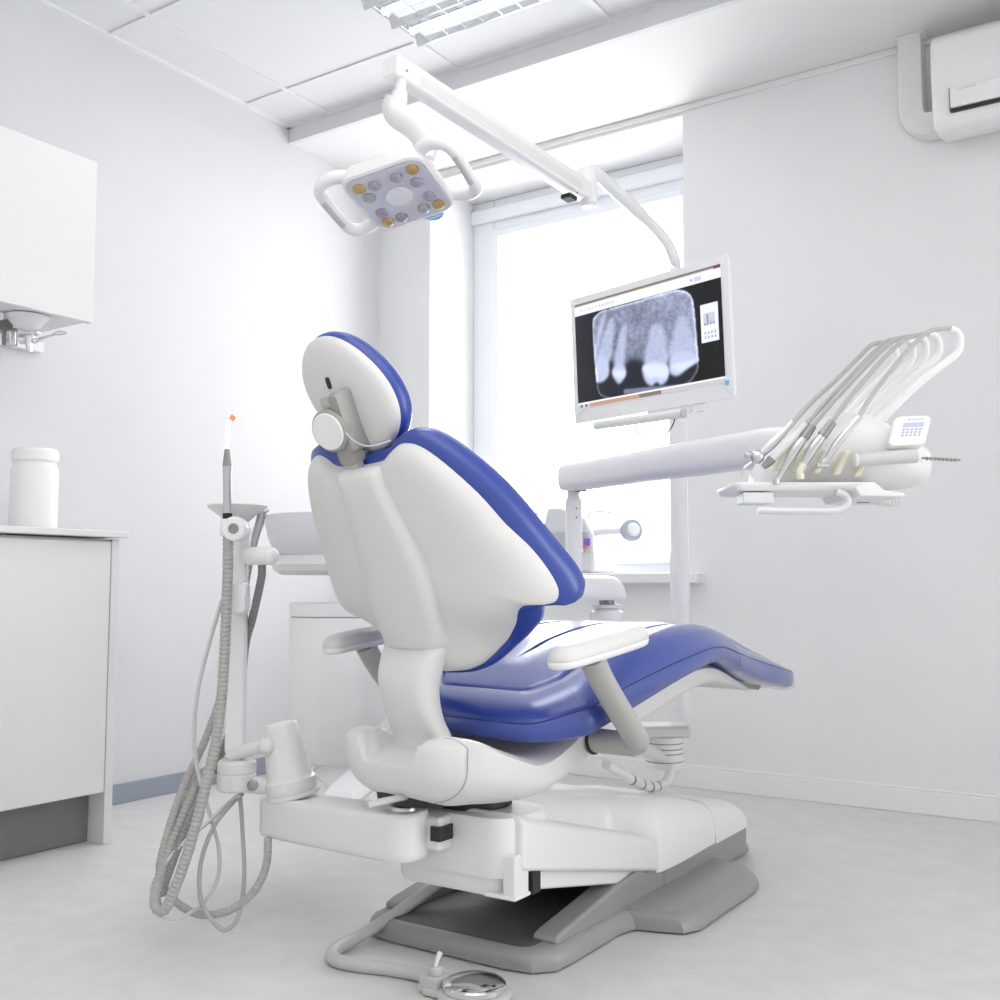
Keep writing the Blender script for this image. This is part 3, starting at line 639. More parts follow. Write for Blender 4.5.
b = MB(); b.lathe([(.150, z(557)), (.165, z(551)), (.18, z(540)), (.19, z(525)), (.192, z(517)), (.188, z(516)), (.175, z(525)), (.15, z(545)), (.02, z(549))], (bc.x, bc.y, 0), n=48); b.build('bowl', M['bottle'], t)
e_ = ad(346, 720, DC); b = MB(); b.tube([Vector((e_.x, e_.y, .36)), Vector((-1.5, 2.05, .33)), Vector((-1.25, 1.86, .27))], .035, 14, 4); b.build('support_arm', M['white'], t)
t = thing('floor_box', 'low white floor cover with sloping sides behind the swivel arm', 'floor box', ad(350, 780, 3.3))
b = MB()
pa, pb_ = Vector((-2.30, 2.10, 0)), Vector((-2.32, 2.90, 0))
f0, f1, f2, f3 = [ad(x, y, .72*F/(y-585.)) for x, y in ((322, 797), (357, 766), (395, 775), (352, 806))]
for f_ in (f0, f1, f2, f3): f_.z = 0.001
cen = (f0+f1+f2+f3)/4
b.rings([[f0, f1, f2, f3], [cen+(p-cen)*.8+Z*.03 for p in (f0, f1, f2, f3)]]); b.build('floor_box_cover', M['bright'], t, bevel=.006)
b = MB(); b.tube([f1*.2+f0*.8+Z*.01, ad(312, 770, 3.9), ad(326, 757, 4.0)], .003, 8, 5); b.build('floor_box_cable', M['hosel'], t)

# ================================================================== DELIVERY UNIT
t = thing('delivery_unit', 'white over-patient instrument delivery unit with long horizontal arm and tray', 'delivery unit', ad(606, 640, 3.0))
dpv = 2.95
def V3(px, py, d): return ad(px, py, d)
cb = V3(607, 640, dpv)
zz = lambda py: V3(607, py, dpv).z
b = MB(); b.lathe([(.048, zz(665)), (.050, zz(620)), (.046, zz(612)), (.030, zz(609)), (.040, zz(608)), (.042, zz(605)), (.036, zz(604.5))], (cb.x, cb.y, 0)); b.build('pivot_column', M['bright'], t)
b = MB(); b.tube([Vector((cb.x, cb.y, zz(660))), Vector((cb.x+.02, cb.y-.1, .42)), L(-.10, .45, .46)], .036, 16, 5); b.build('column_bracket', M['white'], t)
b = MB(); b.lathe([(.020, zz(606)), (.022, zz(598))], (cb.x, cb.y, 0)); b.build('bearing', M['steel'], t)
pp = V3(574, 590, 2.93); pp.z = 0
sa = Vector((cb.x, cb.y, 0)); dv = (pp-sa); ln = dv.length; dv.normalize(); sv = Vector((-dv.y, dv.x, 0))
b = MB(); b.slab(rrect(ln/2+.055, .055, .054, 8, ln/2, 0), [(.97, zz(575.5)), (.6, zz(577)), (.3, zz(581)), (.1, zz(587)), (0, zz(593)), (0, zz(598)), (.05, zz(600)), (.97, zz(600))],
    lambda x, y, h: sa+dv*x+sv*y+Z*h, lambda p: Vector((min(max(p.x, 0), ln), 0))); b.build('swing_link', M['bright'], t)
zp = lambda py: V3(574, py, 2.93).z
b = MB(); b.lathe([(.0225, zp(600)), (.0235, zp(596)), (.0235, zp(500)), (.021, zp(498)), (.0175, zp(497)), (.0175, zp(486))], (pp.x, pp.y, 0), n=28); post = b.build('post', M['bright'], t)
b = MB()
for py in (508.5, 517.5): b.lathe([(.003, 0), (.003, .002), (.001, .0022)], V3(576.5, py, 2.907), -FW0, 10)
b.build('post_screw', M['steel'], post)
a0, a1 = V3(572, 477.5, 2.93), V3(778, 446, 2.08)
axd = (a1-a0).normalized(); e_up = (Z-axd*axd.z).normalized(); e_sd = axd.cross(e_up)
b = MB(); lnn = (a1-a0).length; rs = []
for k in range(26):
    s = k/25; x = -.050 + s*(lnn+.083)
    e = 1.0
    if x < 0: e = math.sqrt(max(0, 1-(x/-.052)**2))*.75+.25
    if x > lnn: e = math.sqrt(max(0, 1-((x-lnn)/.036)**2))*.75+.25
    rs.append([a0 + axd*x + e_sd*(math.copysign(abs(math.cos(a))**.6, math.cos(a))*.040*e) + e_up*(math.copysign(abs(math.sin(a))**.6, math.sin(a))*.0385*(.8+.2*e)) for a in [2*math.pi*j/24 for j in range(24)]])
b.rings(rs); b.build('horizontal_arm', M['bright'], t)
b = MB(); q0 = V3(574, 488, 2.93); b.box(q0+RT*.018, (.022, .03, .02)); b.build('arm_gap', M['black'], t)
# instrument head
HD = 2.0
b = MB(); rs = []
tab = [(753, 479, 3, .02), (757, 477, 12, .06), (770, 472, 22, .085), (790, 464, 29, .10), (815, 458, 36, .11), (840, 454, 39, .115), (860, 455, 37, .115), (880, 461, 29, .11), (900, 466, 23, .095), (914, 467, 20, .075), (922, 466, 14, .045), (926, 466, 3, .01)]
for i in np.linspace(0, len(tab)-1, 45):
    px, cy, ry, bz = [sm(i, list(zip(range(len(tab)), [q_[j] for q_ in tab]))) for j in range(4)]
    r = []
    for k in range(28):
        a = 2*math.pi*k/28; c, s_ = math.cos(a), math.sin(a)
        r.append(ad(px, cy - math.copysign(abs(s_)**.8, s_)*ry, HD) + FW0*(math.copysign(abs(c)**.8, c)*bz))
    rs.append(r)
b.rings(rs); b.build('instrument_console', M['bright'], t, ang=60)
b = MB(); b.slab([Vector(p) for p in rrect(.075, .05, .03, 5, 0, 0)], [(.95, .03), (.3, .026), (0, 0), (0, -.01), (.95, -.01)], lambda x, y, h: ad(868, 440, 1.96)+RT*x*.6+FW0*y+Z*h); b.build('panel_neck', M['bright'], t)
for k, dz in enumerate((0, 1, 2, 3, 4)):
    px = 781+k*20; 
    b = MB(); b.box(ad(px, 459+k*1.5, 1.90-.005*k), (.013, .02, .05), (RT, FW0, (Z+RT*.5).normalized())); b.build('instrument_cradle', M['ivory'], t, bevel=.004)
# tray
td = HD-.06
def trm(x, y, h): return ad(794, 489, td) + RT*x + FW0*y + Z*(h - .02*max(0, x-.10)*0)
b = MB(); b.slab(rrect(.128, .078, .016, 5), [(.96, .0), (.1, .0), (.06, .001), (.02, .005), (.0, .005), (-.012, .003), (-.008, .0), (.04, -.008), (.1, -.010), (.96, -.010)], trm, lambda p: Vector((min(max(p.x, -.06), .06), 0)))
tr = b.build('tray', M['bright'], t, ang=50)
b = MB(); b.rings([[ad(x, y, td-.10) + FW0*k for x, y in ((855, 487), (862, 483), (878, 484), (884, 490), (905, 493), (905, 497), (886, 497), (860, 496))] for k in (0, .2)]); b.build('tray_end', M['bright'], t, bevel=.004)
b = MB(); b.tube([ad(758, 510.5, td-.08), ad(790, 511, td-.08), ad(832, 511, td-.08), ad(843, 508, td-.08), ad(848, 502, td-.08), ad(845, 495, td-.08), ad(836, 492, td-.08)], .0082, 12, 5, flat=.8)
b.build('tray_handle', M['bottle'], t)
b = MB(); b.box(ad(755, 499, td-.05), (.055, .05, .02), (RT, FW0, Z)); b.build('tray_bracket', M['bottle'], t, bevel=.003)
b = MB(); b.tube([ad(858, 497, 1.97), ad(872, 500, 1.97), ad(886, 501, 1.97), ad(897, 500, 1.97)], lambda s: .006+.006*s+.0006*math.sin(s*70), 14, 12); b.build('hose_nozzle', M['white'], t)
b = MB(); b.box(ad(863, 500, 1.96), (.02, .02, .012), (RT, FW0, Z)); b.build('nozzle_clip', M['steel'], t, bevel=.002)
b = MB(); b.tube([ad(857, 460, 1.86), ad(916, 456, 1.86)], .0125, 20); hb = b.build('console_handle', mat('handle_silver_grey', (.60, .60, .58), .35), t)
b = MB(); b.lathe([(.0105, -.002), (.012, 0), (.012, .004), (.004, .007)], ad(857, 460, 1.86), -RT, 18); b.build('handle_end', M['bright'], hb)
b = MB()
for k in range(8): b.lathe([(.003, 0), (.004, .0015), (.003, .003)], ad(926+k*4, 458.5+k*.2, 1.9), RT, 8)
b.tube([ad(922, 458, 1.9), ad(960, 460, 1.9)], .002, 8); b.build('bolt_row', M['steel'], t)
# keypad
k1 = ad(890, 446, 1.87); k2 = ad(905, 414, 1.90)
kx = (RT*.99+Z*.04).normalized(); ky = (RT*.36+Z*.86+FW0*.35).normalized(); kn_ = kx.cross(ky).normalized()
if kn_.dot(FW0) > 0: kn_ = -kn_
kc = ad(909, 432, 1.88)
def km(x, y, h): return kc + kx*x + ky*y + kn_*h
b = MB(); b.slab(rrect(.034, .034, .012, 5), [(.95, .006), (.06, .006), (.0, .002), (0, -.008), (.1, -.016), (.95, -.016)], km); kp = b.build('keypad', M['bright'], t)
b = MB(); b.prism(rrect(.019, .005, .001, 2, .004, .012), km, .0062, .0066); b.build('display', M['lcd'], kp)
b = MB()
for r_ in range(3):
    for c_ in range(5): b.prism(rrect(.0022, .0018, .0008, 2, -.012+c_*.0075, .002-r_*.0065), km, .0062, .0069)
for c_ in range(4): b.prism(rrect(.0025, .001, .0004, 2, -.006+c_*.0075, .024), km, .0062, .0066)
b.build('keypad_button', M['btn'], kp)
# whip arms (white) carrying hoses; instruments are things of their own
crest = [(888, 342), (905, 338), (918, 335.5), (931, 333), (952, 328)]
rootp = [(822, 440), (833, 437), (844, 434), (856, 431), (868, 428)]
dk = [2.06, 2.03, 2.0, 1.97, 1.94]
for k in range(5):
    (cxp, cyp), (rx, ry), d = crest[k], rootp[k], dk[k]
    b = MB(); b.tube([ad(rx, ry+8, d), ad(rx+10, ry-6, d), ad((rx+cxp)/2+10, (ry+cyp)/2+4, d), ad(cxp+2, cyp+28, d), ad(cxp+8, cyp+16, d), ad(cxp+6, cyp+5, d), ad(cxp-2, cyp+1, d)], lambda s: .0098-.003*s, 12, 7)
    b.build('whip_arm', M['bright'], t)
INS = [
 ('air_water_syringe', 'angled metal air-water syringe, leftmost instrument on the delivery unit', [(757, 458), (770, 446), (783, 433), (793, 422)], .0068, 'silver', [(812, 402), (838, 378), (858, 358), (872, 345), (888, 342)]),
 ('suction_tip_handpiece', 'second instrument from left on the delivery unit, white sleeve and grey nose', [(772, 459), (785, 446), (797, 434), (806, 424)], .0078, 'white', [(826, 402), (850, 377), (872, 354), (888, 341), (905, 338)]),
 ('turbine_handpiece', 'slender silver turbine handpiece, middle of the row on the delivery unit', [(786, 465), (795, 450), (804, 438), (811, 428)], .0074, 'silver', [(830, 405), (858, 375), (880, 352), (898, 339), (918, 335.5)]),
 ('contra_angle_handpiece', 'silver contra-angle handpiece with dark sleeve, fourth from left on the delivery unit', [(804, 464), (813, 448), (822, 436), (830, 425)], .0078, 'silver', [(846, 402), (868, 376), (890, 352), (908, 338), (931, 333)]),
 ('scaler_handpiece', 'long silver scaler handpiece lying rightmost beside the delivery unit keypad', [(826, 460), (836, 445), (848, 430), (860, 417)], .0062, 'silver', [(872, 395), (893, 368), (913, 345), (930, 331), (952, 328)]),
]
for k, (nm, lab, pts, rad, mt, hs) in enumerate(INS):
    d0 = 1.87-.008*k; d1 = dk[k]
    t2 = thing(nm, lab, 'dental instrument', ad(*pts[0], d0), group='instruments on the delivery unit')
    P = [ad(x, y, d0) for x, y in pts]
    b = MB(); b.tube(P, lambda s: rad*(.85+.35*math.sin(min(s*1.25, 1)*3.14)), 16, 6); b.build('handle', M[mt], t2)
    if k == 0:
        b = MB(); b.ball(ad(757, 457, d0), .013, 14); b.lathe([(.004, 0), (.006, .003), (.006, .012), (.003, .014)], ad(752, 455, d0), -RT, 12); b.build('syringe_head', M['silver'], t2)
        b = MB(); b.tube([ad(756, 459, d0), ad(750, 464, d0), ad(744, 469, d0), ad(742, 477, d0)], lambda s: .0035-.0015*s, 10, 5); b.build('nozzle', M['silver'], t2)
    elif k == 1:
        b = MB(); b.tube([P[0], ad(767, 464, d0), ad(763, 467, d0)], lambda s: .0085-.003*s, 14, 3); b.build('nose', M['steel'], t2)
    elif k == 2:
        b = MB(); b.tube([P[0], ad(781, 474, d0), ad(777, 480, d0)], lambda s: .0065-.002*s, 14, 4); b.lathe([(.005, -.006), (.006, -.004), (.006, .004), (.003, .006)], ad(776, 481, d0), (0, 0, 1), 12); b.build('turbine_head', M['silver'], t2)
        b = MB(); b.cyl(P[2], P[3]+(P[3]-P[2])*.25, .0088, .0075, 14); b.build('sleeve', M['steel'], t2)
    elif k == 3:
        b = MB(); b.tube([P[0], ad(800, 471, d0), ad(800, 476, d0)], lambda s: .0065-.001*s, 14, 4); b.lathe([(.006, -.004), (.007, -.002), (.007, .005), (.003, .007)], ad(800.5, 477, d0), (0, 0, 1), 12); b.build('contra_head', M['ivory'], t2)
        b = MB(); b.cyl(P[2], P[3]+(P[3]-P[2])*.3, .0095, .008, 14); b.build('sleeve', M['steel'], t2)
    else:
        b = MB(); b.tube([P[0], ad(823, 463, d0), ad(822, 466, d0)], lambda s: .006-.001*s, 14, 4); b.box(ad(822, 466, d0), (.02, .012, .006), (RT, FW0, Z)); b.build('scaler_head', M['silver'], t2, bevel=.002)
    b = MB(); HP = [P[-1]-(P[-1]-P[-2])*.2] + [ad(x, y, d0+(d1-d0)*(j+1)/len(hs)) for j, (x, y) in enumerate(hs)]
    b.tube(HP, .0044, 10, 7); b.build('hose', M['hose'], t2)

# ================================================================== LIGHT POLE + OPERATING LIGHT
t = thing('operating_light', 'white dental operating light with many lenses on a long jointed arm and pole', 'operating light', ad(680, 740, 3.1))
dP = 3.1; pb = ad(680, 600, dP)
zq = lambda py: ad(680, py, dP).z
b = MB(); b.tube([Vector((pb.x-.075, pb.y-.05, zq(757))), Vector((pb.x-.035, pb.y-.03, zq(752))), Vector((pb.x-.010, pb.y-.01, zq(738))), Vector((pb.x, pb.y, zq(715))), Vector((pb.x, pb.y, zq(690))), Vector((pb.x, pb.y, zq(560)))], .0285, 20, 6)
b.tube([Vector((pb.x, pb.y, zq(561))), Vector((pb.x, pb.y, zq(400)))], .026, 20)
b.build('pole', M['bright'], t)
b = MB(); b.tube([Vector((pb.x, pb.y, zq(405))), Vector((pb.x, pb.y, zq(268))), ad(675, 262, 3.08), ad(668, 244, 3.05), ad(655, 228, 3.02), ad(640, 214, 2.97)], .0155, 16, 6); b.build('upper_pole', M['bright'], t)
b = MB(); b.tube([ad(642, 215.5, 2.975), ad(610, 186, 2.86), ad(597, 174.5, 2.81), ad(591, 172, 2.79)], .0185, 16, 5); b.build('light_arm', M['bright'], t)
pv = ad(588, 185, 2.79)
b = MB(); b.lathe([(.010, .045), (.022, .042), (.024, .035), (.024, -.012), (.0245, -.014), (.0245, -.052), (.018, -.060), (.004, -.061)], pv, n=24); b.build('pivot', M['bright'], t)
a0, a1 = ad(586, 193, 2.78), ad(397, 70, 2.22)
axd = (a1-a0).normalized(); e_sd = axd.cross(Z).normalized(); e_up = e_sd.cross(axd)
b = MB(); rs = []
for s, hh in ((-.01, .030), (.06, .036), (.9, .032), (.95, .032), (1.03, .030)):
    c = a0+(a1-a0)*s
    rs.append([c + e_sd*p[0] + e_up*p[1] for p in rrect(.021, hh*.78, .009, 4)])
b.rings(rs); b.build('spring_arm', M['bright'], t, bevel=.003)
b = MB(); c = a0+(a1-a0)*.5+e_sd*(-.0205); 
sgn = -1 if (a0+(a1-a0)*.5 - e_sd*.1 - O).length < (a0+(a1-a0)*.5 + e_sd*.1 - O).length else 1
c = a0+(a1-a0)*.5 + e_sd*(sgn*.0212)
b.box(c - e_up*.004, ((a1-a0).length*.86, .0012, .022), (axd, e_sd, e_up)); b.build('arm_groove_strip', M['white'], t)
b = MB(); b.box(ad(569, 197, 2.70)-e_up*.002, (.035, .03, .012), (axd, e_sd, e_up)); b.build('arm_slot', M['black'], t, bevel=.003)
b = MB()
for x, y, d in ((572, 188, 2.715), (577, 193, 2.725), (407, 71, 2.20)):
    b = MB(); b.lathe([(.003, 0), (.003, .003), (.001, .0035)], ad(x, y, d-.005), -FW0, 10); b.build('arm_screw', M['steel'], t)
# yoke
b = MB(); b.tube([ad(401, 78, 2.22), ad(400, 104, 2.22)], .0125, 18); b.tube([ad(400, 92, 2.22), ad(399, 106, 2.22)], .0165, 18); b.build('yoke_shaft', M['bright'], t)
b = MB(); b.tube([ad(396, 100, 2.215), ad(394, 108, 2.215), ad(398, 116, 2.21), ad(408, 122, 2.205), ad(418, 130, 2.2), ad(425, 142, 2.2), ad(424, 158, 2.2)], lambda s: .024+.004*math.sin(s*3.14), 20, 6, flat=1.0); b.build('yoke', M['white'], t)
# head
vr = (FW-RT*.0966+UP*.2935).normalized(); vx = (RT-vr*RT.dot(vr)).normalized(); vu = vx.cross(vr)
E1 = vx*.147+vu*.048-vr*.0551; E2 = vx*.073-vu*.0917+vr*.1149
sl = (E1.length+E2.length)/2
X1 = E1.normalized(); X2 = (E2-X1*E2.dot(X1)).normalized(); Nn = X1.cross(X2)
if Nn.dot(vr) > 0: Nn = -Nn
hc = ad(399, 193, 2.16)
hs_ = .088
def lm(x, y, h): return hc + X1*x + X2*y + Nn*h
b = MB(); b.slab(rrect(.094, .094, .034, 8), [(.95, -.044), (.45, -.044), (.2, -.040), (.08, -.030), (.02, -.016), (0, -.004), (.01, .005), (.06, .008), (.08, .005), (.95, .005)], lm); b.build('lamp_housing', M['bright'], t, ang=50)
b = MB(); b.slab(rrect(.084, .084, .026, 8), [(.95, .0075), (0, .0075), (0, .005), (.95, .005)], lm); pl_ = b.build('lens_plate', M['lensp'], t)
def lens(x, y, m, r=.0135):
    b = MB(); b.lathe([(r, 0), (r, .003), (r*.8, .006), (r*.4, .0085), (.0005, .009)], lm(x, y, .0076), Nn, 20, ref=X1); return b.build('lens', M[m], pl_)
for x, y, m in ((-.061, -.058, 'lens_y'), (.061, -.061, 'lens_y'), (.062, .060, 'lens_y'), (-.060, .063, 'lens_y'), (-.028, -.052, 'lens_c'), (.022, -.054, 'lens_c'), (.052, -.022, 'lens_c'), (.056, .028, 'lens_c'),
                (.028, .058, 'lens_g'), (-.026, .062, 'lens_v'), (-.056, .030, 'lens_v'), (-.056, -.024, 'lens_g')): lens(x, y, m)
b = MB(); b.lathe([(.029, 0), (.029, .002), (.027, .004), (.001, .005)], lm(0, 0, .0076), Nn, 32); b.build('centre_lens', mat('frosted_lens', (.78, .80, .80), .5), pl_)
b = MB(); b.slab(rrect(.0875, .0875, .03, 8), [(.95, .020), (.1, .020), (0, .016), (0, .010)], lm); b.build('lens_cover', M['acryl'], t)
b = MB(); b.lathe([(.024, -.03), (.026, -.02), (.024, -.005)], lm(.030, .098, 0), Nn, 24); b.build('sensor_cap', M['skyblue'], t)
for sx in (-1, 1):
    b = MB(); b.tube([lm(sx*.078, -.068, -.020), lm(sx*.108, -.084, -.018), lm(sx*.138, -.078, -.012), lm(sx*.150, -.052, -.006), lm(sx*.150, .035, -.002), lm(sx*.145, .066, -.004), lm(sx*.124, .080, -.010), lm(sx*.085, .072, -.018)], lambda s: .0115+.003*abs(math.cos(s*3.14)), 14, 6)
    hn = b.build('handle', M['bright'], t)
    b = MB(); b.tube([lm(sx*.1495, -.05, .005), lm(sx*.150, -.01, .0085), lm(sx*.149, .03, .0085)], .006, 10, 4); b.build('grip_strip', M['lever'], hn)
# --- swivel under the leg rest, links the pole to the chair (part of the chair)
sw = ad(664, 740, 2.92)
zw = lambda py: ad(664, py, 2.92).z
b = MB(); b.lathe([(.050, zw(767)), (.052, zw(764)), (.052, zw(738)), (.050, zw(736))], (sw.x, sw.y, 0), n=32); swo = b.build('pole_socket', M['bright'], chair)
b = MB(); b.box(Vector((sw.x, sw.y, zw(730))), (.14, .10, .034), (RT, FW0, Z)); b.build('socket_cover', M['white'], chair, bevel=.012)
b = MB()
for py in (742, 747.5, 752, 760): b.lathe([(.0515, zw(py+.6)), (.0527, zw(py+.5)), (.0527, zw(py-.5)), (.0515, zw(py-.6))], (sw.x, sw.y, 0), n=32)
b.build('socket_ring', M['steel'], swo)
b = MB(); b.tube([Vector((sw.x, sw.y, zw(758))), L(-.08, .60, .36), L(0, .30, .37)], .020, 14, 4, flat=.8); b.build('socket_arm', M['white'], chair)
b = MB(); P = cr([ad(672, 766, 2.84), ad(667, 780, 2.82), ad(655, 787, 2.8), ad(640, 784, 2.75), ad(622, 774, 2.68), ad(606, 764, 2.6)], 14, False)
b.tube(P, lambda s: .0125*(1+.06*math.sin(s*120)), 14); sc_ = b.build('spiral_cable', M['bright'], chair)
b = MB()
for i in (24, 32, 40, 48): b.tube([P[i], P[i+1]], .0135, 12)
b.build('cable_band', M['steel'], sc_)

# ================================================================== MONITOR
BL, BR, TL = ad(575, 424, 2.95), ad(734, 397, 2.535), ad(571, 297.6, 2.935)
mx_ = (BR-BL); MW = mx_.length; mx_.normalize(); MHt = (TL-BL).length; mx_.z = 0; mx_.normalize(); mn = mx_.cross(Z)
if mn.dot(FW) > 0: mn = -mn
mz = (Z + mn*.046).normalized(); mn = (mn - mz*mn.dot(mz)).normalized()
t = thing('monitor', 'white flat monitor showing a dental X-ray, mounted on the light pole', 'monitor', BL+mx_*MW/2)
MHt *= 1.0
def mm(x, y, h): return BL + mx_*x + mz*y + mn*h
b = MB(); b.slab(rrect(MW/2, MHt/2, .006, 3, MW/2, MHt/2), [(.97, -.022), (.15, -.022), (.02, -.016), (0, -.004), (0, -.0005), (.003, 0), (.97, 0)], mm, lambda p: Vector((min(max(p.x, MW*.3), MW*.7), MHt/2)))
b.build('casing', M['bright'], t)
SX0, SX1, SY0, SY1 = .017, MW-.022, .041, MHt-.020
NX, NY = 300, 190
gx, gy = np.meshgrid(np.linspace(0, 1, NX+1), np.linspace(0, 1, NY+1))      # gy = 0 at top
def zpx(x, y):                      # zoomed photo pixel of the screen -> unit screen coordinates
    X = (x-150)/615.0; tp, bo_ = 265-185*X, 712-120*X
    return X, (y-tp)/(bo_-tp)
def inside(poly):
    poly = [zpx(*p) for p in poly]; res = np.zeros(gx.shape, bool)
    for (xa, ya), (xb, yb) in zip(poly, poly[1:]+poly[:1]):
        cond = ((ya > gy) != (yb > gy)) & (gx < (xb-xa)*(gy-ya)/((yb-ya)+1e-12)+xa); res ^= cond
    return res.astype(float)
def blur(a, r):
    for _ in range(2):
        for axis in (0, 1):
            p = np.pad(a, [(r, r) if i == axis else (0, 0) for i in (0, 1)], mode='edge'); c = np.cumsum(p, axis=axis)
            c = np.concatenate([np.zeros_like(np.take(c, [0], axis=axis)), c], axis=axis); n_ = a.shape[axis]
            a = (np.take(c, range(2*r+1, 2*r+1+n_), axis=axis) - np.take(c, range(0, n_), axis=axis))/(2*r+1)
    return a
plate_m = blur(inside(cr([(232, 340), (240, 312), (275, 283), (300, 276), (420, 240), (560, 196), (605, 188), (640, 200), (658, 230), (664, 300), (668, 420), (670, 520), (650, 570), (610, 605), (450, 650), (340, 668), (280, 664), (245, 640), (236, 560), (232, 440)], 3) and [(p.x, p.y) for p in cr([(232, 340), (240, 312), (275, 283), (300, 276), (420, 240), (560, 196), (605, 188), (640, 200), (658, 230), (664, 300), (668, 420), (670, 520), (650, 570), (610, 605), (450, 650), (340, 668), (280, 664), (245, 640), (236, 560), (232, 440)], 3)]), 1)
rim_m = np.clip(plate_m - blur(plate_m, 3), 0, 1)*2
bone = blur(inside([(225, 260), (680, 150), (680, 490), (640, 500), (555, 495), (540, 520), (450, 500), (420, 488), (390, 495), (370, 520), (310, 500), (300, 490), (225, 520)]), 5)
no = np.random.rand(*gx.shape); n1 = blur(no, 1); n2 = blur(np.random.rand(*gx.shape), 3); n3 = blur(np.random.rand(*gx.shape), 10)
nz = lambda a: (a-a.mean())/a.std()
def tooth(pts, r=2): return blur(inside([(p.x, p.y) for p in cr(pts, 4)]), r)
roots = [tooth([(240, 500), (262, 440), (295, 350), (318, 310), (330, 330), (322, 420), (305, 500), (270, 520)], 3), tooth([(322, 520), (340, 430), (360, 360), (378, 340), (384, 370), (374, 450), (366, 520)], 3),
         tooth([(455, 510), (470, 420), (485, 355), (510, 338), (540, 360), (548, 440), (545, 510)], 3), tooth([(560, 480), (575, 390), (590, 330), (620, 310), (650, 380), (660, 470)], 3),
         tooth([(232, 480), (250, 380), (280, 300), (296, 300), (270, 400), (245, 480)], 3)]
crowns = [tooth([(236, 580), (238, 520), (262, 480), (296, 500), (298, 560), (270, 592), (245, 596)]), tooth([(312, 560), (318, 528), (345, 512), (370, 524), (373, 560), (352, 592), (335, 598)]),
          tooth([(443, 545), (450, 512), (490, 500), (540, 505), (551, 545), (545, 580), (518, 604), (500, 590), (480, 608), (455, 590)]), tooth([(553, 540), (562, 480), (610, 455), (655, 470), (668, 500), (630, 528), (590, 562), (565, 560)])]
caps = [tooth([(318, 548), (345, 540), (370, 548), (360, 572), (330, 570)]), tooth([(446, 530), (480, 510), (545, 520), (548, 560), (520, 575), (500, 565), (470, 572)]), tooth([(562, 520), (600, 505), (660, 495), (630, 524), (590, 545)])]
V_ = .15 + .40*bone + bone*(.03*nz(n1)+.02*nz(n2)+.03*nz(n3))
V_ += .16*bone*np.clip((gx-.15)/.6, 0, 1)*(1-gy)
for r_ in roots: V_ = np.maximum(V_, r_*(.80+.015*nz(n1))*1.0 + (1-r_)*V_)
for c_ in crowns: V_ = c_*.86 + (1-c_)*V_
for c_ in caps: V_ = c_*.97 + (1-c_)*V_
bar = blur(inside([(360, 622), (590, 600), (590, 618), (360, 645)]), 1); V_ = V_*(1-bar) + bar*.55
V_ = np.clip(V_, 0, 1)
tint = np.stack([V_*.90, V_*.94, V_*1.05+.03], -1)
img = np.zeros((*gx.shape, 3)) + np.array([.075, .075, .085])
img += (np.clip(.32-gx, 0, 1)*.35)[..., None]*np.array([.8, .85, 1.1])
img = img*(1-plate_m[..., None]) + tint*plate_m[..., None] + rim_m[..., None]*.6
def rect(x0, x1, y0, y1, c): img[(gx >= x0) & (gx <= x1) & (gy >= y0) & (gy <= y1)] = c
rect(0, 1, 0, .113, (.95, .96, 1.0)); rect(0, 1, 0, .022, (.62, .56, .50)); rect(0, 1, 0, .008, (.35, .33, .33)); rect(.96, 1, 0, .03, (.5, .25, .4))
for k in range(5): rect(.05+k*.028, .062+k*.028, .062, .078, (.80, .82, .88))
for k in range(6): rect(.19+k*.02, .197+k*.02, .058, .076, (.72, .74, .80))
rect(.815, .825, .062, .082, (.6, .64, .75)); rect(.84, .88, .055, .09, (.80, .83, .9))
rect(.868, .975, .31, .635, (.95, .96, 1.0)); rect(.885, .955, .385, .49, (.80, .82, .88))
for k in range(24):
    hgt = .015+.085*math.exp(-((k-8)/3.0)**2)+.06*math.exp(-((k-17)/2.0)**2); rect(.887+k*.0028, .8885+k*.0028, .488-hgt, .488, (.55, .58, .68))
for r_ in range(2):
    for k in range(4): rect(.887+k*.02, .899+k*.02, .545+r_*.035, .565+r_*.035, (.62, .66, .78))
rect(0, 1, .952, .966, (.97, .97, 1)); rect(0, .6, .966, 1, (.78, .62, .53)); rect(.45, .6, .966, 1, (.55, .48, .42)); rect(.6, 1, .966, 1, (.80, .79, .78)); rect(0, .09, .966, 1, (.85, .84, .85)); rect(.02, .035, .972, .995, (.4, .42, .5)); rect(.055, .07, .972, .995, (.5, .35, .3))
bm = bmesh.new(); g = [[bm.verts.new(mm(SX0+(SX1-SX0)*gx[j, i], SY1-(SY1-SY0)*gy[j, i], .0012)) for i in range(NX+1)] for j in range(NY+1)]
for j in range(NY):
    for i in range(NX): bm.faces.new((g[j][i], g[j+1][i], g[j+1][i+1], g[j][i+1]))
bm.transform(rootmat(t).inverted()); me = D.meshes.new('screen'); bm.to_mesh(me); bm.free()
ca = me.color_attributes.new('pix', 'FLOAT_COLOR', 'POINT')
lin = np.where(img <= .04045, img/12.92, ((np.clip(img, 0, 1)+.055)/1.055)**2.4)
ca.data.foreach_set('color', np.concatenate([lin.reshape(-1, 3), np.ones((lin.size//3, 1))], 1).astype(np.float32).ravel())
ms = D.materials.new('screen_pixels'); ms.use_nodes = True; nt = ms.node_tree; pbn = nt.nodes['Principled BSDF']
at = nt.nodes.new('ShaderNodeAttribute'); at.attribute_name = 'pix'; pbn.inputs['Base Color'].default_value = (.01, .01, .01, 1); pbn.inputs['Roughness'].default_value = .35; pbn.inputs['Specular IOR Level'].default_value = .2
nt.links.new(at.outputs['Color'], pbn.inputs['Emission Color']); pbn.inputs['Emission Strength'].default_value = .95
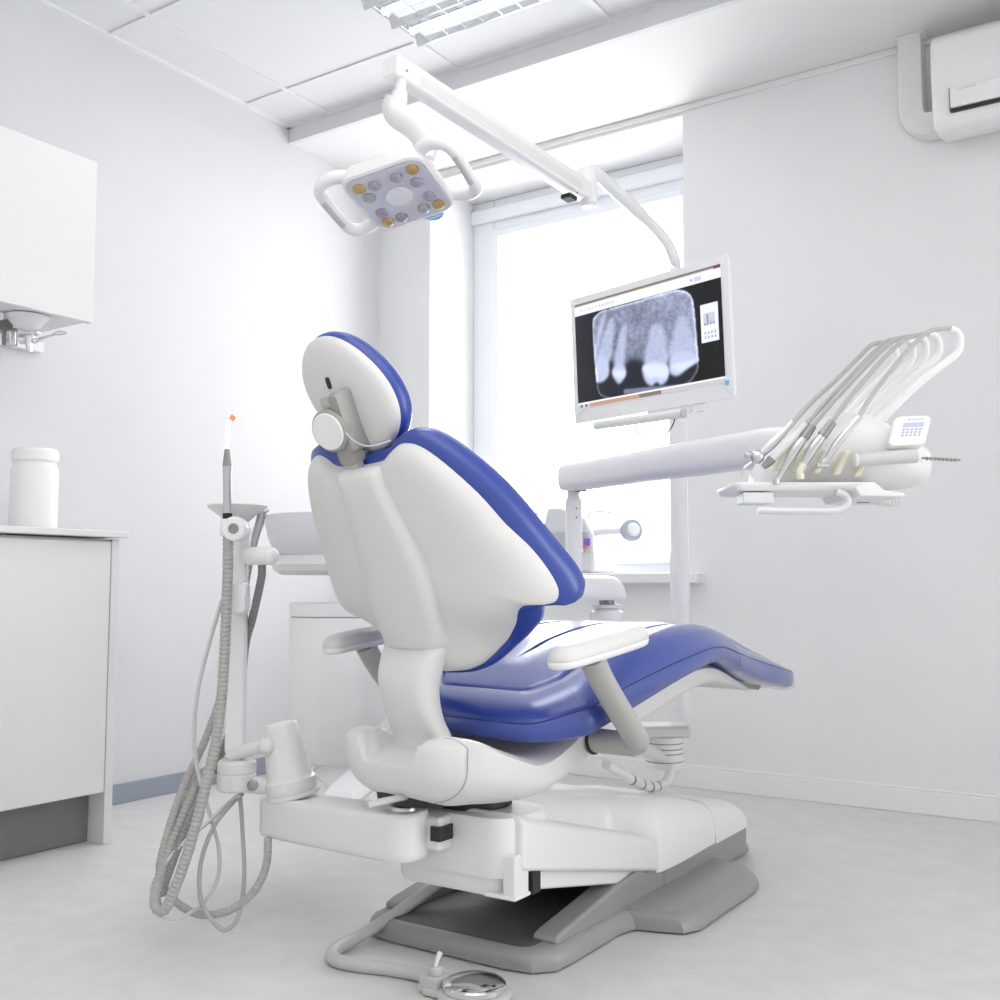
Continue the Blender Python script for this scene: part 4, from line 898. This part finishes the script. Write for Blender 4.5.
me.materials.append(ms); o = D.objects.new('screen', me); COL.objects.link(o); o.parent = t
b = MB(); b.prism(rrect(.006, .006, .001, 2, MW-.018, SY0-.002), mm, .0002, .0014); b.build('power_sticker', M['skyblue'], t)
b = MB(); b.slab(rrect(.06, .06, .01, 4, MW*.55, MHt*.4), [(.95, -.045), (0, -.045), (0, -.02), (.95, -.02)], mm, lambda p: Vector((MW*.55, MHt*.4)))
mb_ = mm(MW*.55, MHt*.4, -.04); pm = Vector((pb.x, pb.y, mb_.z))
b.tube([mb_, pm], .022, 14); b.build('mount_bracket', M['white'], t, bevel=.003)
b = MB(); b.tube([ad(597, 425.5, 2.80), ad(640, 419.5, 2.70), ad(684, 413, 2.60)], .0115, 18); b.ball(ad(597, 425.5, 2.80), .0115); bar_ = b.build('handle_bar', M['white'], t)
b = MB(); b.lathe([(.0125, 0), (.0125, .004), (.009, .006), (.001, .006)], ad(683, 413.2, 2.60), (ad(684, 413, 2.60)-ad(640, 419.5, 2.70)), 18); b.build('bar_end', M['lever'], bar_)
b = MB(); b.slab(rrect(.075, .011, .008, 4, MW*.62, -.006), [(.95, -.012), (0, -.012), (0, -.003), (.95, -.003)], mm, lambda p: Vector((MW*.62, -.006))); b.box(mm(MW*.8, -.01, -.008), (.03, .012, .02), (mx_, mn, mz)); b.build('handle_mount', M['bright'], t, bevel=.003)
b = MB(); b.tube([ad(634, 421, 2.78), ad(638, 432, 2.79), ad(649, 439, 2.8), ad(662, 437, 2.81), ad(671, 428, 2.82), ad(675, 419, 2.82)], .0018, 8, 6); b.build('cable_loop', M['black'], t)

# ================================================================== WINDOW SILL OBJECTS
t = thing('desktop_device', 'white desktop device with blue-grey dial on the window sill', 'device', (-1.98, 3.72, .765))
def sd(px, py, y=3.7):
    r = FW + RT*((px-500)/F) - UP*((py-500)/F); return O + r*(y/r.y)
b = MB(); pr = [(-2.17, .766), (-1.95, .766), (-1.945, .80), (-1.955, .92), (-1.99, .985), (-2.10, 1.03), (-2.16, 1.03), (-2.18, .95)]
b.rings([[(x, y, z) for x, z in pr] for y in (3.60, 3.80)]); b.build('device_body', mat('device_white', (.66, .67, .69), .4), t, bevel=.015)
b = MB(); b.prism([(-2.16, .845), (-1.985, .845), (-1.965, .93), (-2.14, .93)], lambda x, z, h: Vector((x, h, z)), 3.585, 3.605); b.build('front_flap', mat('device_grey', (.44, .46, .50), .4), t, bevel=.006)
b = MB(); c_ = sd(632, 530, 3.6); b.lathe([(.018, -.03), (.042, -.02), (.045, 0), (.04, .01)], c_, (.75, -.6, .1), 28); dl = b.build('dial', mat('dial_blue_grey', (.42, .48, .56), .4), t)
b = MB(); b.lathe([(.026, .0), (.026, .014), (.02, .02), (.001, .022)], c_, (.75, -.6, .1), 24); b.build('dial_hub', M['bright'], dl)
b = MB(); b.tube([(-1.99, 3.66, .93), tuple(c_)], .016, 14); b.build('dial_arm', M['bright'], t)
b = MB(); b.tube([sd(588, 518, 3.62), sd(592, 512, 3.62), sd(612, 513, 3.62), sd(626, 520, 3.61), sd(634, 530, 3.60)], .004, 8, 5); b.build('hose_loop', M['bottle'], t)
b = MB(); b.box(sd(587, 542, 3.58), (.03, .008, .03)); b.build('print_label', M['purple'], t, bevel=.004)
b = MB(); b.box(sd(585, 547, 3.578), (.016, .006, .014)); b.build('print_mark', M['redp'], t, bevel=.003)
t = thing('visor_shield', 'clear plastic face shield lying at the left on the window sill', 'face shield', (-2.3, 3.75, .765))
b = MB(); rs = []
for k in range(13):
    a = math.radians(20+140*k/12); rs.append([(-2.36+.11*math.cos(a), 3.80-.09*math.sin(a), .768), (-2.36+.10*math.cos(a), 3.80-.07*math.sin(a), 1.02)])
V0 = [[b.bm.verts.new(p) for p in r] for r in rs]
for a_, c_ in zip(V0, V0[1:]): b.face((a_[0], c_[0], c_[1], a_[1]))
b.build('visor', M['film'], t)
b = MB(); b.tube([(-2.36+.102*math.cos(math.radians(20+140*k/12)), 3.80-.072*math.sin(math.radians(20+140*k/12)), 1.02) for k in range(13)], .005, 8); b.build('visor_band', M['bottle'], t)

# ================================================================== CAMERA, LIGHT
cam = D.cameras.new('camera'); cam.sensor_fit = 'HORIZONTAL'; cam.sensor_width = 36; cam.lens = F/1000*36; cam.clip_start = .02
co_ = D.objects.new('camera', cam); COL.objects.link(co_)
Rm = Matrix((RT, UP, -FW)).transposed(); co_.matrix_world = Matrix.Translation(O) @ Rm.to_4x4(); SC.camera = co_

w = D.worlds.new('overcast'); SC.world = w; w.use_nodes = True; nt = w.node_tree; bg = nt.nodes['Background']
tc = nt.nodes.new('ShaderNodeTexCoord'); sp_ = nt.nodes.new('ShaderNodeSeparateXYZ'); nt.links.new(tc.outputs['Generated'], sp_.inputs[0])
mr = nt.nodes.new('ShaderNodeMapRange'); mr.inputs['From Min'].default_value = -.1; mr.inputs['From Max'].default_value = .6; mr.inputs['To Min'].default_value = .80; mr.inputs['To Max'].default_value = 7.0
nt.links.new(sp_.outputs['Y'], mr.inputs['Value']); nt.links.new(mr.outputs[0], bg.inputs['Strength'])
bg.inputs['Color'].default_value = (.985, .99, 1, 1)
def area(name, loc, rot, sx, sy, power, col=(1, 1, 1)):
    l = D.lights.new(name, 'AREA'); l.shape = 'RECTANGLE'; l.size = sx; l.size_y = sy; l.energy = power; l.color = col
    o = D.objects.new(name, l); COL.objects.link(o); o.location = loc; o.rotation_euler = rot; return o
area('room_fill_light', (-.3, .6, 2.55), (0, 0, 0), 2.4, 2.4, 22)  # added soft fill over the near half of the room, no fitting here
area('louvre_lamp', (-1.84, 2.42, 2.53), (0, 0, 0), .5, .5, 5)
SC.view_settings.view_transform = 'Standard'; SC.view_settings.look = 'None'; SC.view_settings.exposure = 0.18; SC.view_settings.gamma = 1.0
SC.cycles.use_denoising = True; SC.cycles.max_bounces = 8; SC.cycles.diffuse_bounces = 5
